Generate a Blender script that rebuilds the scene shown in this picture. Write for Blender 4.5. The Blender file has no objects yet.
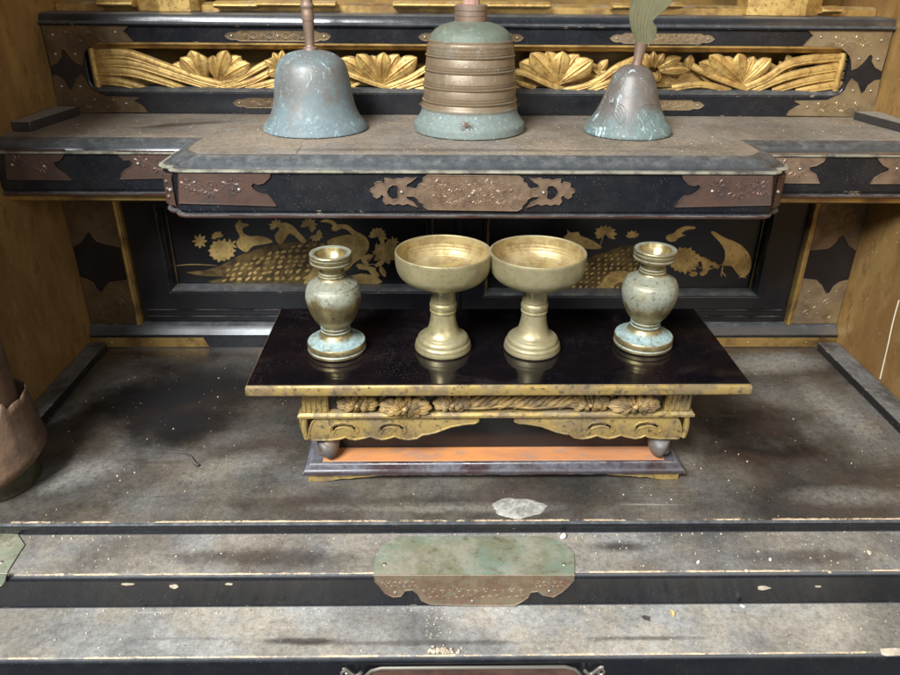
import bpy, bmesh, math, random
from mathutils import Vector, Matrix
from mathutils.geometry import tessellate_polygon
random.seed(11)
PI = math.pi
S = bpy.context.scene
COL = S.collection

# ------------------------------------------------------------------ camera model (measured from the vanishing points)
FPX, CX0, CY0 = 730.0, 450.0, 337.5
RM = ((0.99986, 0.0, 0.01644), (-0.01466, -0.45253, 0.89163), (0.00744, -0.89175, -0.45247))
CAM = Vector((0, 0, 0.426))

def at(px, py, X=None, Y=None, Z=None):
    """measured point of the photograph -> metres, on a known plane of the cabinet"""
    c = (px - CX0, py - CY0, FPX)
    r = Vector([sum(RM[i][k] * c[k] for k in range(3)) for i in range(3)])
    if X is not None: s = (X - CAM.x) / r.x
    elif Y is not None: s = (Y - CAM.y) / r.y
    else: s = (Z - CAM.z) / r.z
    return CAM + r * s

# ------------------------------------------------------------------ mesh builder
class MB:
    def __init__(s): s.v = []; s.f = []
    def add(s, vs, fs):
        o = len(s.v); s.v += [tuple(p) for p in vs]; s.f += [tuple(i + o for i in f) for f in fs]
        return s
    def build(s, name, mat, parent=None, smooth=35, bevel=0, origin=None):
        me = bpy.data.meshes.new(name)
        me.from_pydata(s.v, [], s.f)
        bm = bmesh.new(); bm.from_mesh(me)
        bmesh.ops.remove_doubles(bm, verts=bm.verts, dist=1e-6)
        bmesh.ops.recalc_face_normals(bm, faces=bm.faces)
        bm.to_mesh(me); bm.free()
        me.materials.append(mat)
        if smooth:
            me.shade_smooth(); me.set_sharp_from_angle(angle=math.radians(smooth))
        o = bpy.data.objects.new(name, me); COL.objects.link(o)
        if bevel:
            b = o.modifiers.new('edge', 'BEVEL'); b.width = bevel; b.segments = 2; b.limit_method = 'ANGLE'; b.angle_limit = math.radians(40)
        if parent: o.parent = parent
        return o

def box(mb, x0, x1, y0, y1, z0, z1):
    mb.add([(x0,y0,z0),(x1,y0,z0),(x1,y1,z0),(x0,y1,z0),(x0,y0,z1),(x1,y0,z1),(x1,y1,z1),(x0,y1,z1)],
           [(0,3,2,1),(4,5,6,7),(0,1,5,4),(1,2,6,5),(2,3,7,6),(3,0,4,7)])
    return mb

def lathe(mb, prof, c=(0,0,0), n=64):
    vs = []; fs = []
    for r, z in prof:
        for i in range(n):
            a = 2 * PI * i / n
            vs.append((c[0] + max(r, 1e-5) * math.cos(a), c[1] + max(r, 1e-5) * math.sin(a), c[2] + z))
    m = len(prof)
    for j in range(m - 1):
        for i in range(n):
            k = (i + 1) % n
            fs.append((j*n+i, j*n+k, (j+1)*n+k, (j+1)*n+i))
    mb.add(vs, fs); return mb

def smoothprof(P, n=6):
    """Catmull-Rom through profile points"""
    out = []
    for i in range(len(P) - 1):
        p0 = P[max(i-1,0)]; p1 = P[i]; p2 = P[i+1]; p3 = P[min(i+2,len(P)-1)]
        for k in range(n):
            t = k / n
            out.append(tuple(0.5*((2*p1[d]) + (-p0[d]+p2[d])*t + (2*p0[d]-5*p1[d]+4*p2[d]-p3[d])*t*t + (-p0[d]+3*p1[d]-3*p2[d]+p3[d])*t**3) for d in range(len(p1))))
    out.append(tuple(P[-1])); return out

def curve(P, n=8): return smoothprof(P, n)

def tube(mb, pts, r, n=8, closed=False, flat=1.0, up=None):
    """tube through 3D pts, r number or list; flat squashes along 'up'"""
    pts = [Vector(p) for p in pts]; m = len(pts)
    rs = r if isinstance(r, (list, tuple)) else [r] * m
    vs = []; fs = []
    up0 = Vector(up) if up else Vector((0, -1, 0))
    for i, p in enumerate(pts):
        a = pts[(i-1) % m] if (closed or i > 0) else p
        b = pts[(i+1) % m] if (closed or i < m-1) else p
        t = (b - a)
        if t.length < 1e-9: t = Vector((1,0,0))
        t.normalize()
        s = t.cross(up0)
        if s.length < 1e-4: s = t.cross(Vector((0.3,0.2,1)))
        s.normalize(); u = s.cross(t).normalized()
        for k in range(n):
            an = 2*PI*k/n
            vs.append(p + s*math.cos(an)*rs[i] + u*math.sin(an)*rs[i]*flat)
    lim = m if closed else m-1
    for i in range(lim):
        j = (i+1) % m
        for k in range(n):
            l = (k+1) % n
            fs.append((i*n+k, i*n+l, j*n+l, j*n+k))
    if not closed:
        fs.append(tuple(range(n))); fs.append(tuple((m-1)*n+k for k in range(n)))
    mb.add(vs, fs); return mb

def extrude(mb, loops, fn, d0, d1):
    """loops: outer + holes in 2D; fn(u,v,d) -> 3D. closed solid between d0 and d1"""
    L3 = [[Vector((p[0], p[1], 0)) for p in lp] for lp in loops]
    tris = tessellate_polygon(L3)
    flat = [p for lp in loops for p in lp]; n = len(flat)
    vs = [fn(p[0], p[1], d0) for p in flat] + [fn(p[0], p[1], d1) for p in flat]
    fs = [tuple(t) for t in tris] + [tuple(i + n for i in reversed(t)) for t in tris]
    o = 0
    for lp in loops:
        m = len(lp)
        for i in range(m):
            j = (i+1) % m
            fs.append((o+i, o+j, o+j+n, o+i+n))
        o += m
    mb.add(vs, fs); return mb

def XZ(y, sgn=-1):     # front-facing plate: thickness grows towards the camera
    return lambda u, v, d: (u, y + sgn*d, v)

def offs(plan, d):
    """offset an open/closed plan polyline to its right-hand side"""
    out = []; m = len(plan)
    for i in range(m):
        p = Vector(plan[i]).to_2d()
        a = Vector(plan[i-1]).to_2d() if i > 0 else None
        b = Vector(plan[i+1]).to_2d() if i < m-1 else None
        ns = []
        if a is not None and (p-a).length > 1e-9: t = (p-a).normalized(); ns.append(Vector((t.y, -t.x)))
        if b is not None and (b-p).length > 1e-9: t = (b-p).normalized(); ns.append(Vector((t.y, -t.x)))
        nrm = sum(ns, Vector((0,0)))
        nrm.normalize()
        c = max(0.45, nrm.dot(ns[0]))
        q = p + nrm * d / c
        out.append((q.x, q.y))
    return out

def loft(mb, plan, prof, plan2=None):
    """sweep (offset, z) profile along an open plan polyline -> skin only"""
    vs = []; fs = []; m = len(plan)
    for d, z in prof:
        w = min(1, max(0, -d/.008)) if plan2 else 0
        for q, q2 in zip(offs(plan, d), offs(plan2 or plan, d)): vs.append((q[0]*(1-w)+q2[0]*w, q[1]*(1-w)+q2[1]*w, z))
    for j in range(len(prof)-1):
        for i in range(m-1):
            fs.append((j*m+i, j*m+i+1, (j+1)*m+i+1, (j+1)*m+i))
    mb.add(vs, fs); return mb

def moldx(mb, x0, x1, yz):
    """closed (y,z) profile swept along X"""
    n = len(yz)
    vs = [(x0, y, z) for y, z in yz] + [(x1, y, z) for y, z in yz]
    fs = [(i, (i+1) % n, (i+1) % n + n, i+n) for i in range(n)]
    t = tessellate_polygon([[Vector((y, z, 0)) for y, z in yz]])
    fs += [tuple(a) for a in t] + [tuple(i+n for i in reversed(a)) for a in t]
    mb.add(vs, fs); return mb

def grid(mb, x0, x1, y0, y1, z, nx, ny, fn=None):
    vs = []; fs = []
    for j in range(ny+1):
        for i in range(nx+1):
            x = x0+(x1-x0)*i/nx; y = y0+(y1-y0)*j/ny
            vs.append((x, y, z + (fn(x, y) if fn else 0)))
    for j in range(ny):
        for i in range(nx):
            a = j*(nx+1)+i; fs.append((a, a+1, a+nx+2, a+nx+1))
    mb.add(vs, fs); return mb

def dome(mb, c, r, h, n=12, axis='-y'):
    vs = []; fs = []
    for j in range(5):
        a = j/4*PI/2
        for i in range(n):
            t = 2*PI*i/n; rr = r*math.cos(a)+1e-6; hh = h*math.sin(a)
            if axis == '-y': vs.append((c[0]+rr*math.cos(t), c[1]-hh, c[2]+rr*math.sin(t)))
            else: vs.append((c[0]+rr*math.cos(t), c[1]+rr*math.sin(t), c[2]+hh))
    for j in range(4):
        for i in range(n): fs.append((j*n+i, j*n+(i+1)%n, (j+1)*n+(i+1)%n, (j+1)*n+i))
    mb.add(vs, fs)

def leaf(mb, base, tip, w, y, bulge=0.004, lean=0.0, n=9, crease=0.35, blunt=False):
    """a carved leaf/petal in the XZ plane standing proud of plane y, with a sunk centre vein"""
    b = Vector((base[0], base[1])); t = Vector((tip[0], tip[1])); d = t-b; L = d.length
    d.normalize(); s = Vector((-d.y, d.x)); vs = []; fs = []
    C5 = (-1, -.82, -.62, -.42, -.21, 0, .21, .42, .62, .82, 1)
    for i in range(n+1):
        u = i/n
        ww = w*(math.sin(PI*(u*0.60+0.05))**1.1*(1-u**9*0.92) if blunt else math.sin(PI*min(1, u*0.76+0.08))**0.8*(1-u**7*0.85))
        for k in C5:
            q = b + d*L*u + s*ww*k
            hh = bulge*(1-k*k)**0.5*math.sin(PI*(0.12+0.8*u)) * (1-(crease if k == 0 else (crease*.45 if abs(k) in (.42,.82) else 0)))
            vs.append((q.x, y - hh - lean*u, q.y))
    m = len(C5)
    for i in range(n):
        for k in range(m-1): fs.append((i*m+k, i*m+k+1, (i+1)*m+k+1, (i+1)*m+k))
    o = len(vs)
    back = [(v[0], y + 0.0015 - lean*(i//m)/n, v[2]) for i, v in enumerate(vs)]
    vs2 = vs + back
    fs2 = fs + [tuple(i+o for i in reversed(f)) for f in fs]
    rim = [i*m for i in range(n+1)] + [n*m+k for k in range(1, m)] + [i*m+m-1 for i in range(n-1, -1, -1)] + [k for k in range(m-2, 0, -1)]
    for i in range(len(rim)):
        a, c = rim[i], rim[(i+1) % len(rim)]
        fs2.append((a, c, c+o, a+o))
    mb.add(vs2, fs2)

def blossom(mb, c, rx, rz, y, n=14, h=0.004, y2=None, core=0.25, a0=0):
    """chrysanthemum: ring of domed petals around a knob"""
    for ring, (f0, f1, hh) in enumerate(((0.22, 1.0, h*0.8), (0.12, 0.62, h*1.15))):
        k = n if ring == 0 else max(7, n-4)
        for i in range(k):
            a = a0 + 2*PI*(i+0.5*ring)/k
            b = (c[0]+rx*f0*math.cos(a), c[1]+rz*f0*math.sin(a)); t = (c[0]+rx*f1*math.cos(a), c[1]+rz*f1*math.sin(a))
            w = PI*((rx+rz)/2)*f1/k*1.05
            leaf(mb, b, t, w*.85, y - ring*0.0012, bulge=hh, n=8, crease=0.6, blunt=True)
    dome(mb, (c[0], y-0.001, c[1]), (rx+rz)/2*core, h*1.3, 10)

def spiral(mb, c, r, a0, turns, plane, d, rad=0.0006, sgn=1, n=20):
    pts = []
    for i in range(n+1):
        u = i/n; a = a0 + sgn*turns*2*PI*u; rr = r*(1-0.82*u)
        p = plane(c[0]+rr*math.cos(a), c[1]+rr*math.sin(a), d)
        pts.append(p)
    tube(mb, pts, [rad*(1-0.3*i/n) for i in range(n+1)], 5, flat=0.8)

def teardrop(mb, c, a, L, w, plane, d, h):
    """small raised leaf lying on a plate"""
    vs = []; n = 7
    ca, sa = math.cos(a), math.sin(a)
    for k in (0, 1):
        for i in range(n+1):
            u = i/n; ww = w*math.sin(PI*u**.7)*(1 if k == 0 else -1); x = L*u
            vs.append(plane(c[0]+x*ca-ww*sa, c[1]+x*sa+ww*ca, d-.0002))
    for i in range(n+1):
        u = i/n; x = L*u; vs.append(plane(c[0]+x*ca, c[1]+x*sa, d+h*math.sin(PI*min(1,u*.9+.05))))
    m = n+1; fs = []
    for i in range(n):
        fs += [(i, i+1, 2*m+i+1, 2*m+i), (m+i, 2*m+i, 2*m+i+1, m+i+1)]
    mb.add(vs, fs)

def arabesque(mb, x0, x1, zc, h, plane, d, rad=0.0006):
    """raised vine with alternating curls, leaves and buds"""
    L = x1-x0; n = max(1, round(L/(h*0.95))); w = L/n
    pts = [plane(x0+L*i/(n*8), zc+h*0.26*math.sin(i/8*PI), d) for i in range(n*8+1)]
    tube(mb, pts, rad*1.1, 5, flat=0.7)
    for i in range(n):
        cx = x0+w*(i+0.5); s = 1 if i % 2 == 0 else -1
        spiral(mb, (cx, zc-s*h*0.10), h*0.31, PI*0.5*s, 1.4, plane, d, rad, -s)
        spiral(mb, (cx+w*.42, zc+s*h*.30), h*0.15, 0, 1.1, plane, d, rad*.8, s)
        for q in range(4):
            a = s*(.35+q*.75)+random.uniform(-.2,.2)
            teardrop(mb, (cx-w*.1+math.cos(a)*h*.16, zc+s*h*.10+math.sin(a)*h*.14), a, h*.34, h*.10, plane, d, rad*1.2)
        dome(mb, plane(cx, zc-s*h*.10, d), h*.07, rad*1.2, 7)

# ------------------------------------------------------------------ materials
class NT:
    def __init__(s, name):
        s.m = bpy.data.materials.new(name); s.m.use_nodes = True
        s.t = s.m.node_tree; s.n = s.t.nodes; s.l = s.t.links
        s.n.clear()
        s.out = s.n.new('ShaderNodeOutputMaterial'); s.b = s.n.new('ShaderNodeBsdfPrincipled')
        s.l.new(s.b.outputs[0], s.out.inputs[0])
        s.tc = s.n.new('ShaderNodeTexCoord'); s.co = s.tc.outputs['Object']
    def L(s, v, sock):
        if isinstance(v, bpy.types.NodeSocket): s.l.new(v, sock)
        elif isinstance(v, (tuple, list)) and len(v) == 3 and sock.type == 'RGBA': sock.default_value = (*v, 1)
        else: sock.default_value = v
    def vec(s, scale=(1,1,1), rot=(0,0,0), loc=(0,0,0), co=None):
        m = s.n.new('ShaderNodeMapping'); s.l.new(co or s.co, m.inputs[0])
        m.inputs['Scale'].default_value = scale; m.inputs['Rotation'].default_value = rot; m.inputs['Location'].default_value = loc
        return m.outputs[0]
    def noise(s, scale, detail=4, rough=0.6, dist=0, co=None):
        n = s.n.new('ShaderNodeTexNoise'); s.l.new(co or s.co, n.inputs['Vector'])
        n.inputs['Scale'].default_value = scale; n.inputs['Detail'].default_value = detail
        n.inputs['Roughness'].default_value = rough; n.inputs['Distortion'].default_value = dist
        return n.outputs[0]
    def voro(s, scale, feat='F1', co=None):
        n = s.n.new('ShaderNodeTexVoronoi'); s.l.new(co or s.co, n.inputs['Vector']); n.feature = feat
        n.inputs['Scale'].default_value = scale
        return n.outputs[0]
    def ramp(s, v, lo, hi, a=0.0, b=1.0):
        n = s.n.new('ShaderNodeMapRange'); n.interpolation_type = 'SMOOTHSTEP'
        s.L(v, n.inputs[0]); n.inputs[1].default_value = lo; n.inputs[2].default_value = hi
        n.inputs[3].default_value = a; n.inputs[4].default_value = b
        return n.outputs[0]
    def math(s, op, a, b=0.0, c=None):
        n = s.n.new('ShaderNodeMath'); n.operation = op; s.L(a, n.inputs[0]); s.L(b, n.inputs[1])
        if c is not None: s.L(c, n.inputs[2])
        return n.outputs[0]
    def mul(s, a, b): return s.math('MULTIPLY', a, b)
    def mx(s, a, b): return s.math('MAXIMUM', a, b)
    def inv(s, a): return s.math('SUBTRACT', 1.0, a)
    def mix(s, f, a, b):
        n = s.n.new('ShaderNodeMix'); n.data_type = 'RGBA'
        s.L(f, n.inputs[0]); s.L(a, n.inputs[6]); s.L(b, n.inputs[7]); return n.outputs[2]
    def mixf(s, f, a, b):
        n = s.n.new('ShaderNodeMix'); n.data_type = 'FLOAT'
        s.L(f, n.inputs[0]); s.L(a, n.inputs[2]); s.L(b, n.inputs[3]); return n.outputs[0]
    def up(s, lo=0.3, hi=0.95):
        g = s.n.new('ShaderNodeNewGeometry'); x = s.n.new('ShaderNodeSeparateXYZ'); s.l.new(g.outputs['Normal'], x.inputs[0])
        return s.ramp(x.outputs[2], lo, hi)
    def xyz(s, co=None):
        x = s.n.new('ShaderNodeSeparateXYZ'); s.l.new(co or s.co, x.inputs[0]); return x.outputs
    def edge(s, rad=0.0012, lo=0.004, hi=0.05):
        b = s.n.new('ShaderNodeBevel'); b.samples = 3; b.inputs[0].default_value = rad
        g = s.n.new('ShaderNodeNewGeometry'); d = s.n.new('ShaderNodeVectorMath'); d.operation = 'DOT_PRODUCT'
        s.l.new(b.outputs[0], d.inputs[0]); s.l.new(g.outputs['Normal'], d.inputs[1])
        return s.ramp(s.inv(d.outputs['Value']), lo, hi)
    def blob(s, cx, cy, rx, ry, soft=0.6, wob=0.5, nz=None, rot=0):
        """wobbly elliptical mask in the object's XY plane"""
        v = s.n.new('ShaderNodeMapping'); v.vector_type = 'TEXTURE'; s.l.new(s.co, v.inputs[0])
        v.inputs['Location'].default_value = (cx, cy, 0); v.inputs['Scale'].default_value = (rx, ry, 1); v.inputs['Rotation'].default_value = (0,0,rot)
        x = s.xyz(v.outputs[0])
        r = s.math('SQRT', s.math('ADD', s.mul(x[0], x[0]), s.mul(x[1], x[1])))
        nz = nz or s.noise(28, 5, 0.65)
        r = s.math('ADD', r, s.mul(s.math('SUBTRACT', nz, 0.5), wob*2))
        return s.ramp(r, 1-soft, 1+soft*0.35, 1, 0)
    def fin(s, col, rough, metal=0.0, bump=None, bs=0.3, bd=0.001, spec=0.5, coat=0.0):
        s.L(col, s.b.inputs['Base Color']); s.L(rough, s.b.inputs['Roughness']); s.L(metal, s.b.inputs['Metallic'])
        s.L(spec, s.b.inputs['Specular IOR Level'])
        if coat: s.b.inputs['Coat Weight'].default_value = coat; s.b.inputs['Coat Roughness'].default_value = 0.08
        if bump is not None:
            b = s.n.new('ShaderNodeBump'); b.inputs['Strength'].default_value = bs; b.inputs['Distance'].default_value = bd
            s.L(bump, b.inputs['Height']); s.l.new(b.outputs[0], s.b.inputs['Normal'])
        return s.m

DUST = (.30, .262, .215); DUSTG = (.255, .25, .235); CHIP = (.62, .47, .30)

def surf(name, base, rough=0.4, metal=0.0, c2=None, s2=20, lo2=.4, hi2=.65, dust=0.0, dlo=.35, dhi=.65, dscale=30, dcol=DUST,
         uplo=.3, uphi=.95, alld=0.0, speck=0.0, speckscale=700, bs=0.25, bscale=300, wear=None, wearamt=.6, r2=None, m2=None, stretch=(1,1,1), spec=.5, c3=None, film=None):
    t = NT(name); v = t.vec(stretch)
    col, rg, me = base, rough, metal
    if c2:
        f = t.ramp(t.noise(s2, 6, .65, co=v), lo2, hi2)
        col = t.mix(f, col, c2)
        if r2 is not None: rg = t.mixf(f, rg, r2)
        if m2 is not None: me = t.mixf(f, me, m2)
    if c3:
        f3 = t.ramp(t.noise(s2*4.3, 5, .7, co=v), .52, .66); col = t.mix(t.mul(f3, .8), col, c3)
    if wear:
        f = t.mul(t.edge(), t.ramp(t.noise(90, 5, .7), .62-wearamt*.3, .70-wearamt*.2)); col = t.mix(f, col, wear); rg = t.mixf(f, rg, .75); me = t.mixf(f, me, 0.0)
    if film:
        sheen_f = t.mul(t.mul(t.up(film[2], film[3]), t.ramp(t.noise(160, 5, .7, co=v), .3, .6, .75, 1)), film[1]); col = t.mix(sheen_f, col, film[0]); rg = t.mixf(sheen_f, rg, .36)  # blue-grey satin sheen of upward faces painted into the colour, over thin dust
    if dust or alld:
        dn = t.ramp(t.noise(dscale, 8, .72, co=v), dlo, dhi)
        fine = t.ramp(t.noise(dscale*9, 4, .7), .25, .7, .55, 1)
        fd = t.mul(t.mul(dn, fine), t.mixf(t.up(uplo, uphi), alld, dust))
        col = t.mix(fd, col, dcol); rg = t.mixf(fd, rg, .9); me = t.mixf(fd, me, 0.0)
    if speck:
        vo = t.ramp(t.voro(speckscale), .05, .16, 1, 0)
        f = t.mul(t.mul(vo, t.ramp(t.noise(60, 3), .45, .6)), speck)
        col = t.mix(f, col, (.5, .47, .40)); rg = t.mixf(f, rg, .9); me = t.mixf(f, me, 0.0)
    bh = t.math('ADD', t.noise(bscale, 5, .7), t.mul(t.noise(bscale/7, 3, .5), 1.6))
    return t.fin(col, rg, me, bh, bs, .0006, spec)

M = {}
M['lacquer'] = surf('black_lacquer', (.007,.008,.011), .20, c2=(.014,.013,.014), s2=12, film=((.062,.066,.069),.9,.30,.85), dust=.50, dlo=.40, dhi=.72, dscale=70, dcol=DUSTG, alld=.03, uplo=.55, uphi=1.0, speck=.35, speckscale=480, bs=.10, wear=CHIP, wearamt=.04)
M['lacquer_back'] = surf('back_lacquer', (.006,.006,.008), .24, c2=(.012,.010,.010), s2=9, dust=.5, dlo=.4, dhi=.7, dcol=DUSTG, alld=.02, bs=.05)
M['gold_wall'] = surf('gold_leaf_wall', (.47,.285,.095), .40, .60, c2=(.24,.12,.035), s2=13, lo2=.36, hi2=.62, r2=.58, m2=.4, c3=(.22,.115,.035), alld=.16, dust=.4, dcol=(.34,.25,.12), dscale=45, speck=.7, speckscale=150, bs=.35, bscale=160, stretch=(1,1,.45))
M['gold'] = surf('carved_gold', (.53,.35,.11), .48, .5, c2=(.33,.19,.055), s2=60, lo2=.42, hi2=.66, c3=(.17,.10,.045), dust=.7, dlo=.46, dhi=.68, dscale=55, dcol=(.33,.27,.22), bs=.55, bscale=210)
M['gold_trim'] = surf('dull_gold_trim', (.48,.31,.10), .42, .7, c2=(.22,.13,.05), s2=35, lo2=.42, hi2=.65, dust=.6, dscale=40, bs=.25)
M['table_gold'] = surf('aged_table_gold', (.43,.295,.095), .40, .5, c2=(.19,.13,.06), s2=40, lo2=.42, hi2=.60, c3=(.06,.048,.035), r2=.6, m2=.2, dust=.5, dlo=.4, dhi=.65, alld=.12, dcol=(.26,.22,.15), speck=.4, speckscale=900, bs=.5, bscale=420, wear=(.10,.07,.05), wearamt=.25)
M['carve_gold'] = surf('dusty_carving_gold', (.40,.26,.09), .5, .4, c2=(.16,.105,.045), s2=80, lo2=.4, hi2=.6, dust=.6, alld=.20, dcol=(.22,.175,.12), bs=.5, bscale=500)
M['copper'] = surf('dark_copper_fitting', (.110,.062,.045), .40, .45, c2=(.070,.046,.038), s2=60, dust=.5, alld=.12, dlo=.4, dhi=.7, dcol=(.17,.14,.11), bs=.4, bscale=600)
M['copper_bright'] = surf('reddish_copper_fitting', (.205,.135,.085), .42, .45, c2=(.135,.085,.055), s2=70, dust=.5, alld=.14, dlo=.4, dhi=.7, dcol=(.25,.21,.165), bs=.3, bscale=700)
M['patina_face'] = surf('brown_green_brass', (.23,.165,.10), .45, .4, c2=(.18,.105,.068), s2=70, lo2=.4, hi2=.6, c3=(.16,.20,.14), alld=.12, dust=.5, dcol=(.30,.27,.20), bs=.4, bscale=500)
M['copper_post'] = surf('old_copper_plate', (.14,.088,.040), .48, .65, c2=(.085,.055,.03), s2=50, alld=.12, dust=.4, bs=.35, bscale=300)
M['brass_fit'] = surf('old_brass_fitting', (.30,.22,.115), .42, .65, c2=(.20,.14,.085), s2=40, alld=.22, dust=.4, dcol=(.30,.26,.20), bs=.35, bscale=400)
M['patina'] = surf('green_patina_fitting', (.255,.245,.155), .34, .45, c2=(.17,.225,.165), s2=26, lo2=.36, hi2=.66, m2=.2, r2=.5, c3=(.14,.13,.08), dust=.6, dlo=.40, dhi=.62, speck=.6, speckscale=300, bs=.4, bscale=300)
M['brass_b'] = surf('cleaned_brass_duller', (.39,.33,.18), .40, .62, c2=(.28,.235,.125), s2=33, lo2=.4, hi2=.6, r2=.52, c3=(.24,.21,.13), alld=.14, dust=.45, dlo=.35, dhi=.7, dcol=(.38,.35,.27), speck=.4, speckscale=500, bs=.15, bscale=400)
M['brass'] = surf('cleaned_brass', (.42,.355,.185), .37, .66, c2=(.30,.25,.125), s2=42, lo2=.4, hi2=.62, r2=.5, c3=(.26,.22,.13), alld=.12, dust=.40, speck=.3, speckscale=450, dlo=.35, dhi=.7, dcol=(.38,.35,.27), bs=.14, bscale=420)
M['brass_in'] = surf('bowl_interior_brass', (.40,.31,.145), .46, .55, c2=(.27,.19,.08), s2=90, lo2=.45, hi2=.62, r2=.6, alld=.1, dust=.45, dlo=.45, dhi=.7, speck=.4, speckscale=500, bs=.25, bscale=500)
def vase_mat(name, sh, lo=.046):
    t = NT(name)
    f = t.ramp(t.noise(70, 6, .7, co=t.vec(loc=(sh,sh,0))), .38, .62)
    col = t.mix(f, (.24,.185,.085), (.34,.27,.13))
    z = t.xyz()[2]
    pn = t.ramp(t.noise(60, 5, .6, co=t.vec(loc=(sh*2,0,sh))), .30, .60)
    zz = t.math('ADD', z, t.mul(t.math('SUBTRACT', pn, .5), .010))
    pat = t.mx(t.up(.45, .9), t.mul(t.ramp(zz, lo, lo+.012), t.ramp(z, .0705, .066)))
    pf = t.mul(t.mul(pat, t.ramp(pn, 0, 1, .62, 1)), t.mixf(t.ramp(z, .012, .040), .96, .62))
    pcol = t.mix(t.ramp(t.noise(240, 6, .8), .40, .60), t.mix(t.ramp(z, .012, .040), (.185,.275,.28), (.18,.235,.22)), t.mix(t.ramp(z, .012, .040), (.29,.375,.36), (.27,.31,.275)))
    col = t.mix(pf, col, pcol)
    col = t.mix(t.mul(t.ramp(t.noise(260, 4, .7), .44, .36), .6), col, (.07,.06,.04))
    return t.fin(col, t.mixf(pf, .36, .72), t.mixf(pf, .75, .05), t.noise(420, 5, .7), .3, .0006)
M['vase_a'] = vase_mat('patinated_brass', 0.0, .050)
M['vase_b'] = vase_mat('patinated_brass_bluer', 0.31, .040)
def bell_mat(name, brown, teal, pale, lo, hi, metal=.5, zlo=0, zhi=.02, zamt=.5, vein=.5):
    """verdigris over bronze: soft cast + short pale run-down flecks, heavier towards the lip"""
    t = NT(name)
    f = t.ramp(t.noise(24, 7, .68), lo, hi)
    z = t.xyz()[2]
    zb = t.ramp(z, zlo, zhi, zamt, 0)
    f = t.math('MINIMUM', t.math('ADD', f, zb), 1.0)
    col = t.mix(f, brown, teal)
    col = t.mix(t.mul(t.ramp(t.noise(210, 6, .75), .36, .60), .35), col, tuple(c*.62 for c in brown))
    s2 = t.noise(85, 8, .8, 1.2, co=t.vec((1,1,.45)))
    cl = t.ramp(t.noise(17, 4, .6, co=t.vec(loc=(2,5,1))), .40, .60)
    g = t.mul(t.mul(t.ramp(s2, .55, .64), t.math('MINIMUM', t.math('ADD', cl, t.mul(zb, .7)), 1.0)), vein)
    col = t.mix(g, col, pale)
    g2 = t.mul(t.ramp(t.noise(420, 4, .7), .60, .68), t.math('MINIMUM', t.math('ADD', t.mul(cl, .6), zb), 1.0))
    col = t.mix(g2, col, pale)
    rt = t.mixf(t.mx(f, g), .42, .68)
    return t.fin(col, rt, t.mixf(t.mx(f, g), metal, .05), t.math('ADD', t.noise(500, 5, .7), t.mul(s2, 2)), .25, .0006)
M['bell_plain'] = bell_mat('blue_grey_bronze', (.155,.147,.132), (.135,.180,.190), (.40,.56,.54), .38, .60, .2, .0, .034, .9, .95)
M['bell_band'] = bell_mat('brown_banded_bronze', (.195,.138,.082), (.15,.195,.18), (.42,.49,.45), .54, .80, .25, .021, .027, 1.0, .22)
M['bell_top'] = bell_mat('green_bronze_dome', (.125,.125,.085), (.125,.155,.120), (.27,.31,.25), .3, .6, .1, 0, .01, 0, .5)
M['bell_small'] = bell_mat('mottled_bronze', (.130,.108,.092), (.125,.18,.172), (.46,.60,.60), .46, .62, .12, .0, .034, .8, 1.3)
M['handle_copper'] = surf('copper_handle', (.24,.15,.10), .42, .55, c2=(.16,.10,.07), s2=60, alld=.25, dust=.4, dcol=(.38,.33,.27), bs=.2)
M['handle_wood'] = surf('reddish_wood', (.28,.14,.10), .7, c2=(.40,.26,.2), s2=90, bs=.4, stretch=(1,1,.2))
M['blade'] = surf('greenish_brass_plate', (.15,.135,.065), .42, .4, c2=(.10,.095,.05), s2=60, c3=(.14,.155,.10), alld=.08, dust=.3, dcol=(.3,.29,.2), bs=.35)
M['rivet'] = surf('rivet_metal', (.30,.27,.22), .4, .7, bs=.1)
M['red_edge'] = surf('reddish_lacquer', (.055,.022,.016), .3, c2=(.02,.012,.01), s2=60, alld=.12, dust=.6, bs=.15)
M['maki'] = surf('gold_maki_e', (.66,.46,.17), .42, .4, c2=(.34,.22,.07), s2=55, lo2=.36, hi2=.66, c3=(.20,.13,.05), bs=.4, bscale=500)
M['maki_dim'] = surf('thin_gold_maki_e', (.20,.13,.045), .45, .4, c2=(.055,.036,.016), s2=70, lo2=.35, hi2=.65, bs=.3, bscale=500)
M['dark'] = surf('old_dark_wood', (.03,.024,.02), .55, c2=(.015,.012,.01), s2=30, dust=.4, bs=.3)
M['shade_gold'] = surf('dim_gold_back', (.20,.12,.03), .5, .5, c2=(.08,.05,.02), s2=12, bs=.2)
M['crumb'] = surf('cream_crumb', (.55,.46,.34), .85, c2=(.35,.28,.2), s2=200, bs=.3)
M['crumb_white'] = surf('white_chip', (.68,.66,.58), .7, bs=.3)
M['thread'] = surf('pale_thread', (.55,.48,.34), .8, bs=.1)
M['strip'] = surf('dusty_black_strip', (.012,.012,.013), .35, dust=.95, dlo=.15, dhi=.5, dscale=30, alld=.08, speck=.4, speckscale=260, bs=.25)
M['sleeve'] = surf('brown_embossed_metal', (.175,.100,.060), .45, .45, c2=(.10,.058,.036), s2=40, alld=.25, dust=.4, dcol=(.24,.18,.13), bs=.9, bscale=260)
M['pbase'] = surf('dark_brass_foot', (.075,.065,.032), .35, .6, c2=(.03,.028,.02), s2=40, alld=.1, dust=.8, dlo=.3, dhi=.6, dcol=(.13,.13,.15), bs=.4)
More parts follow.
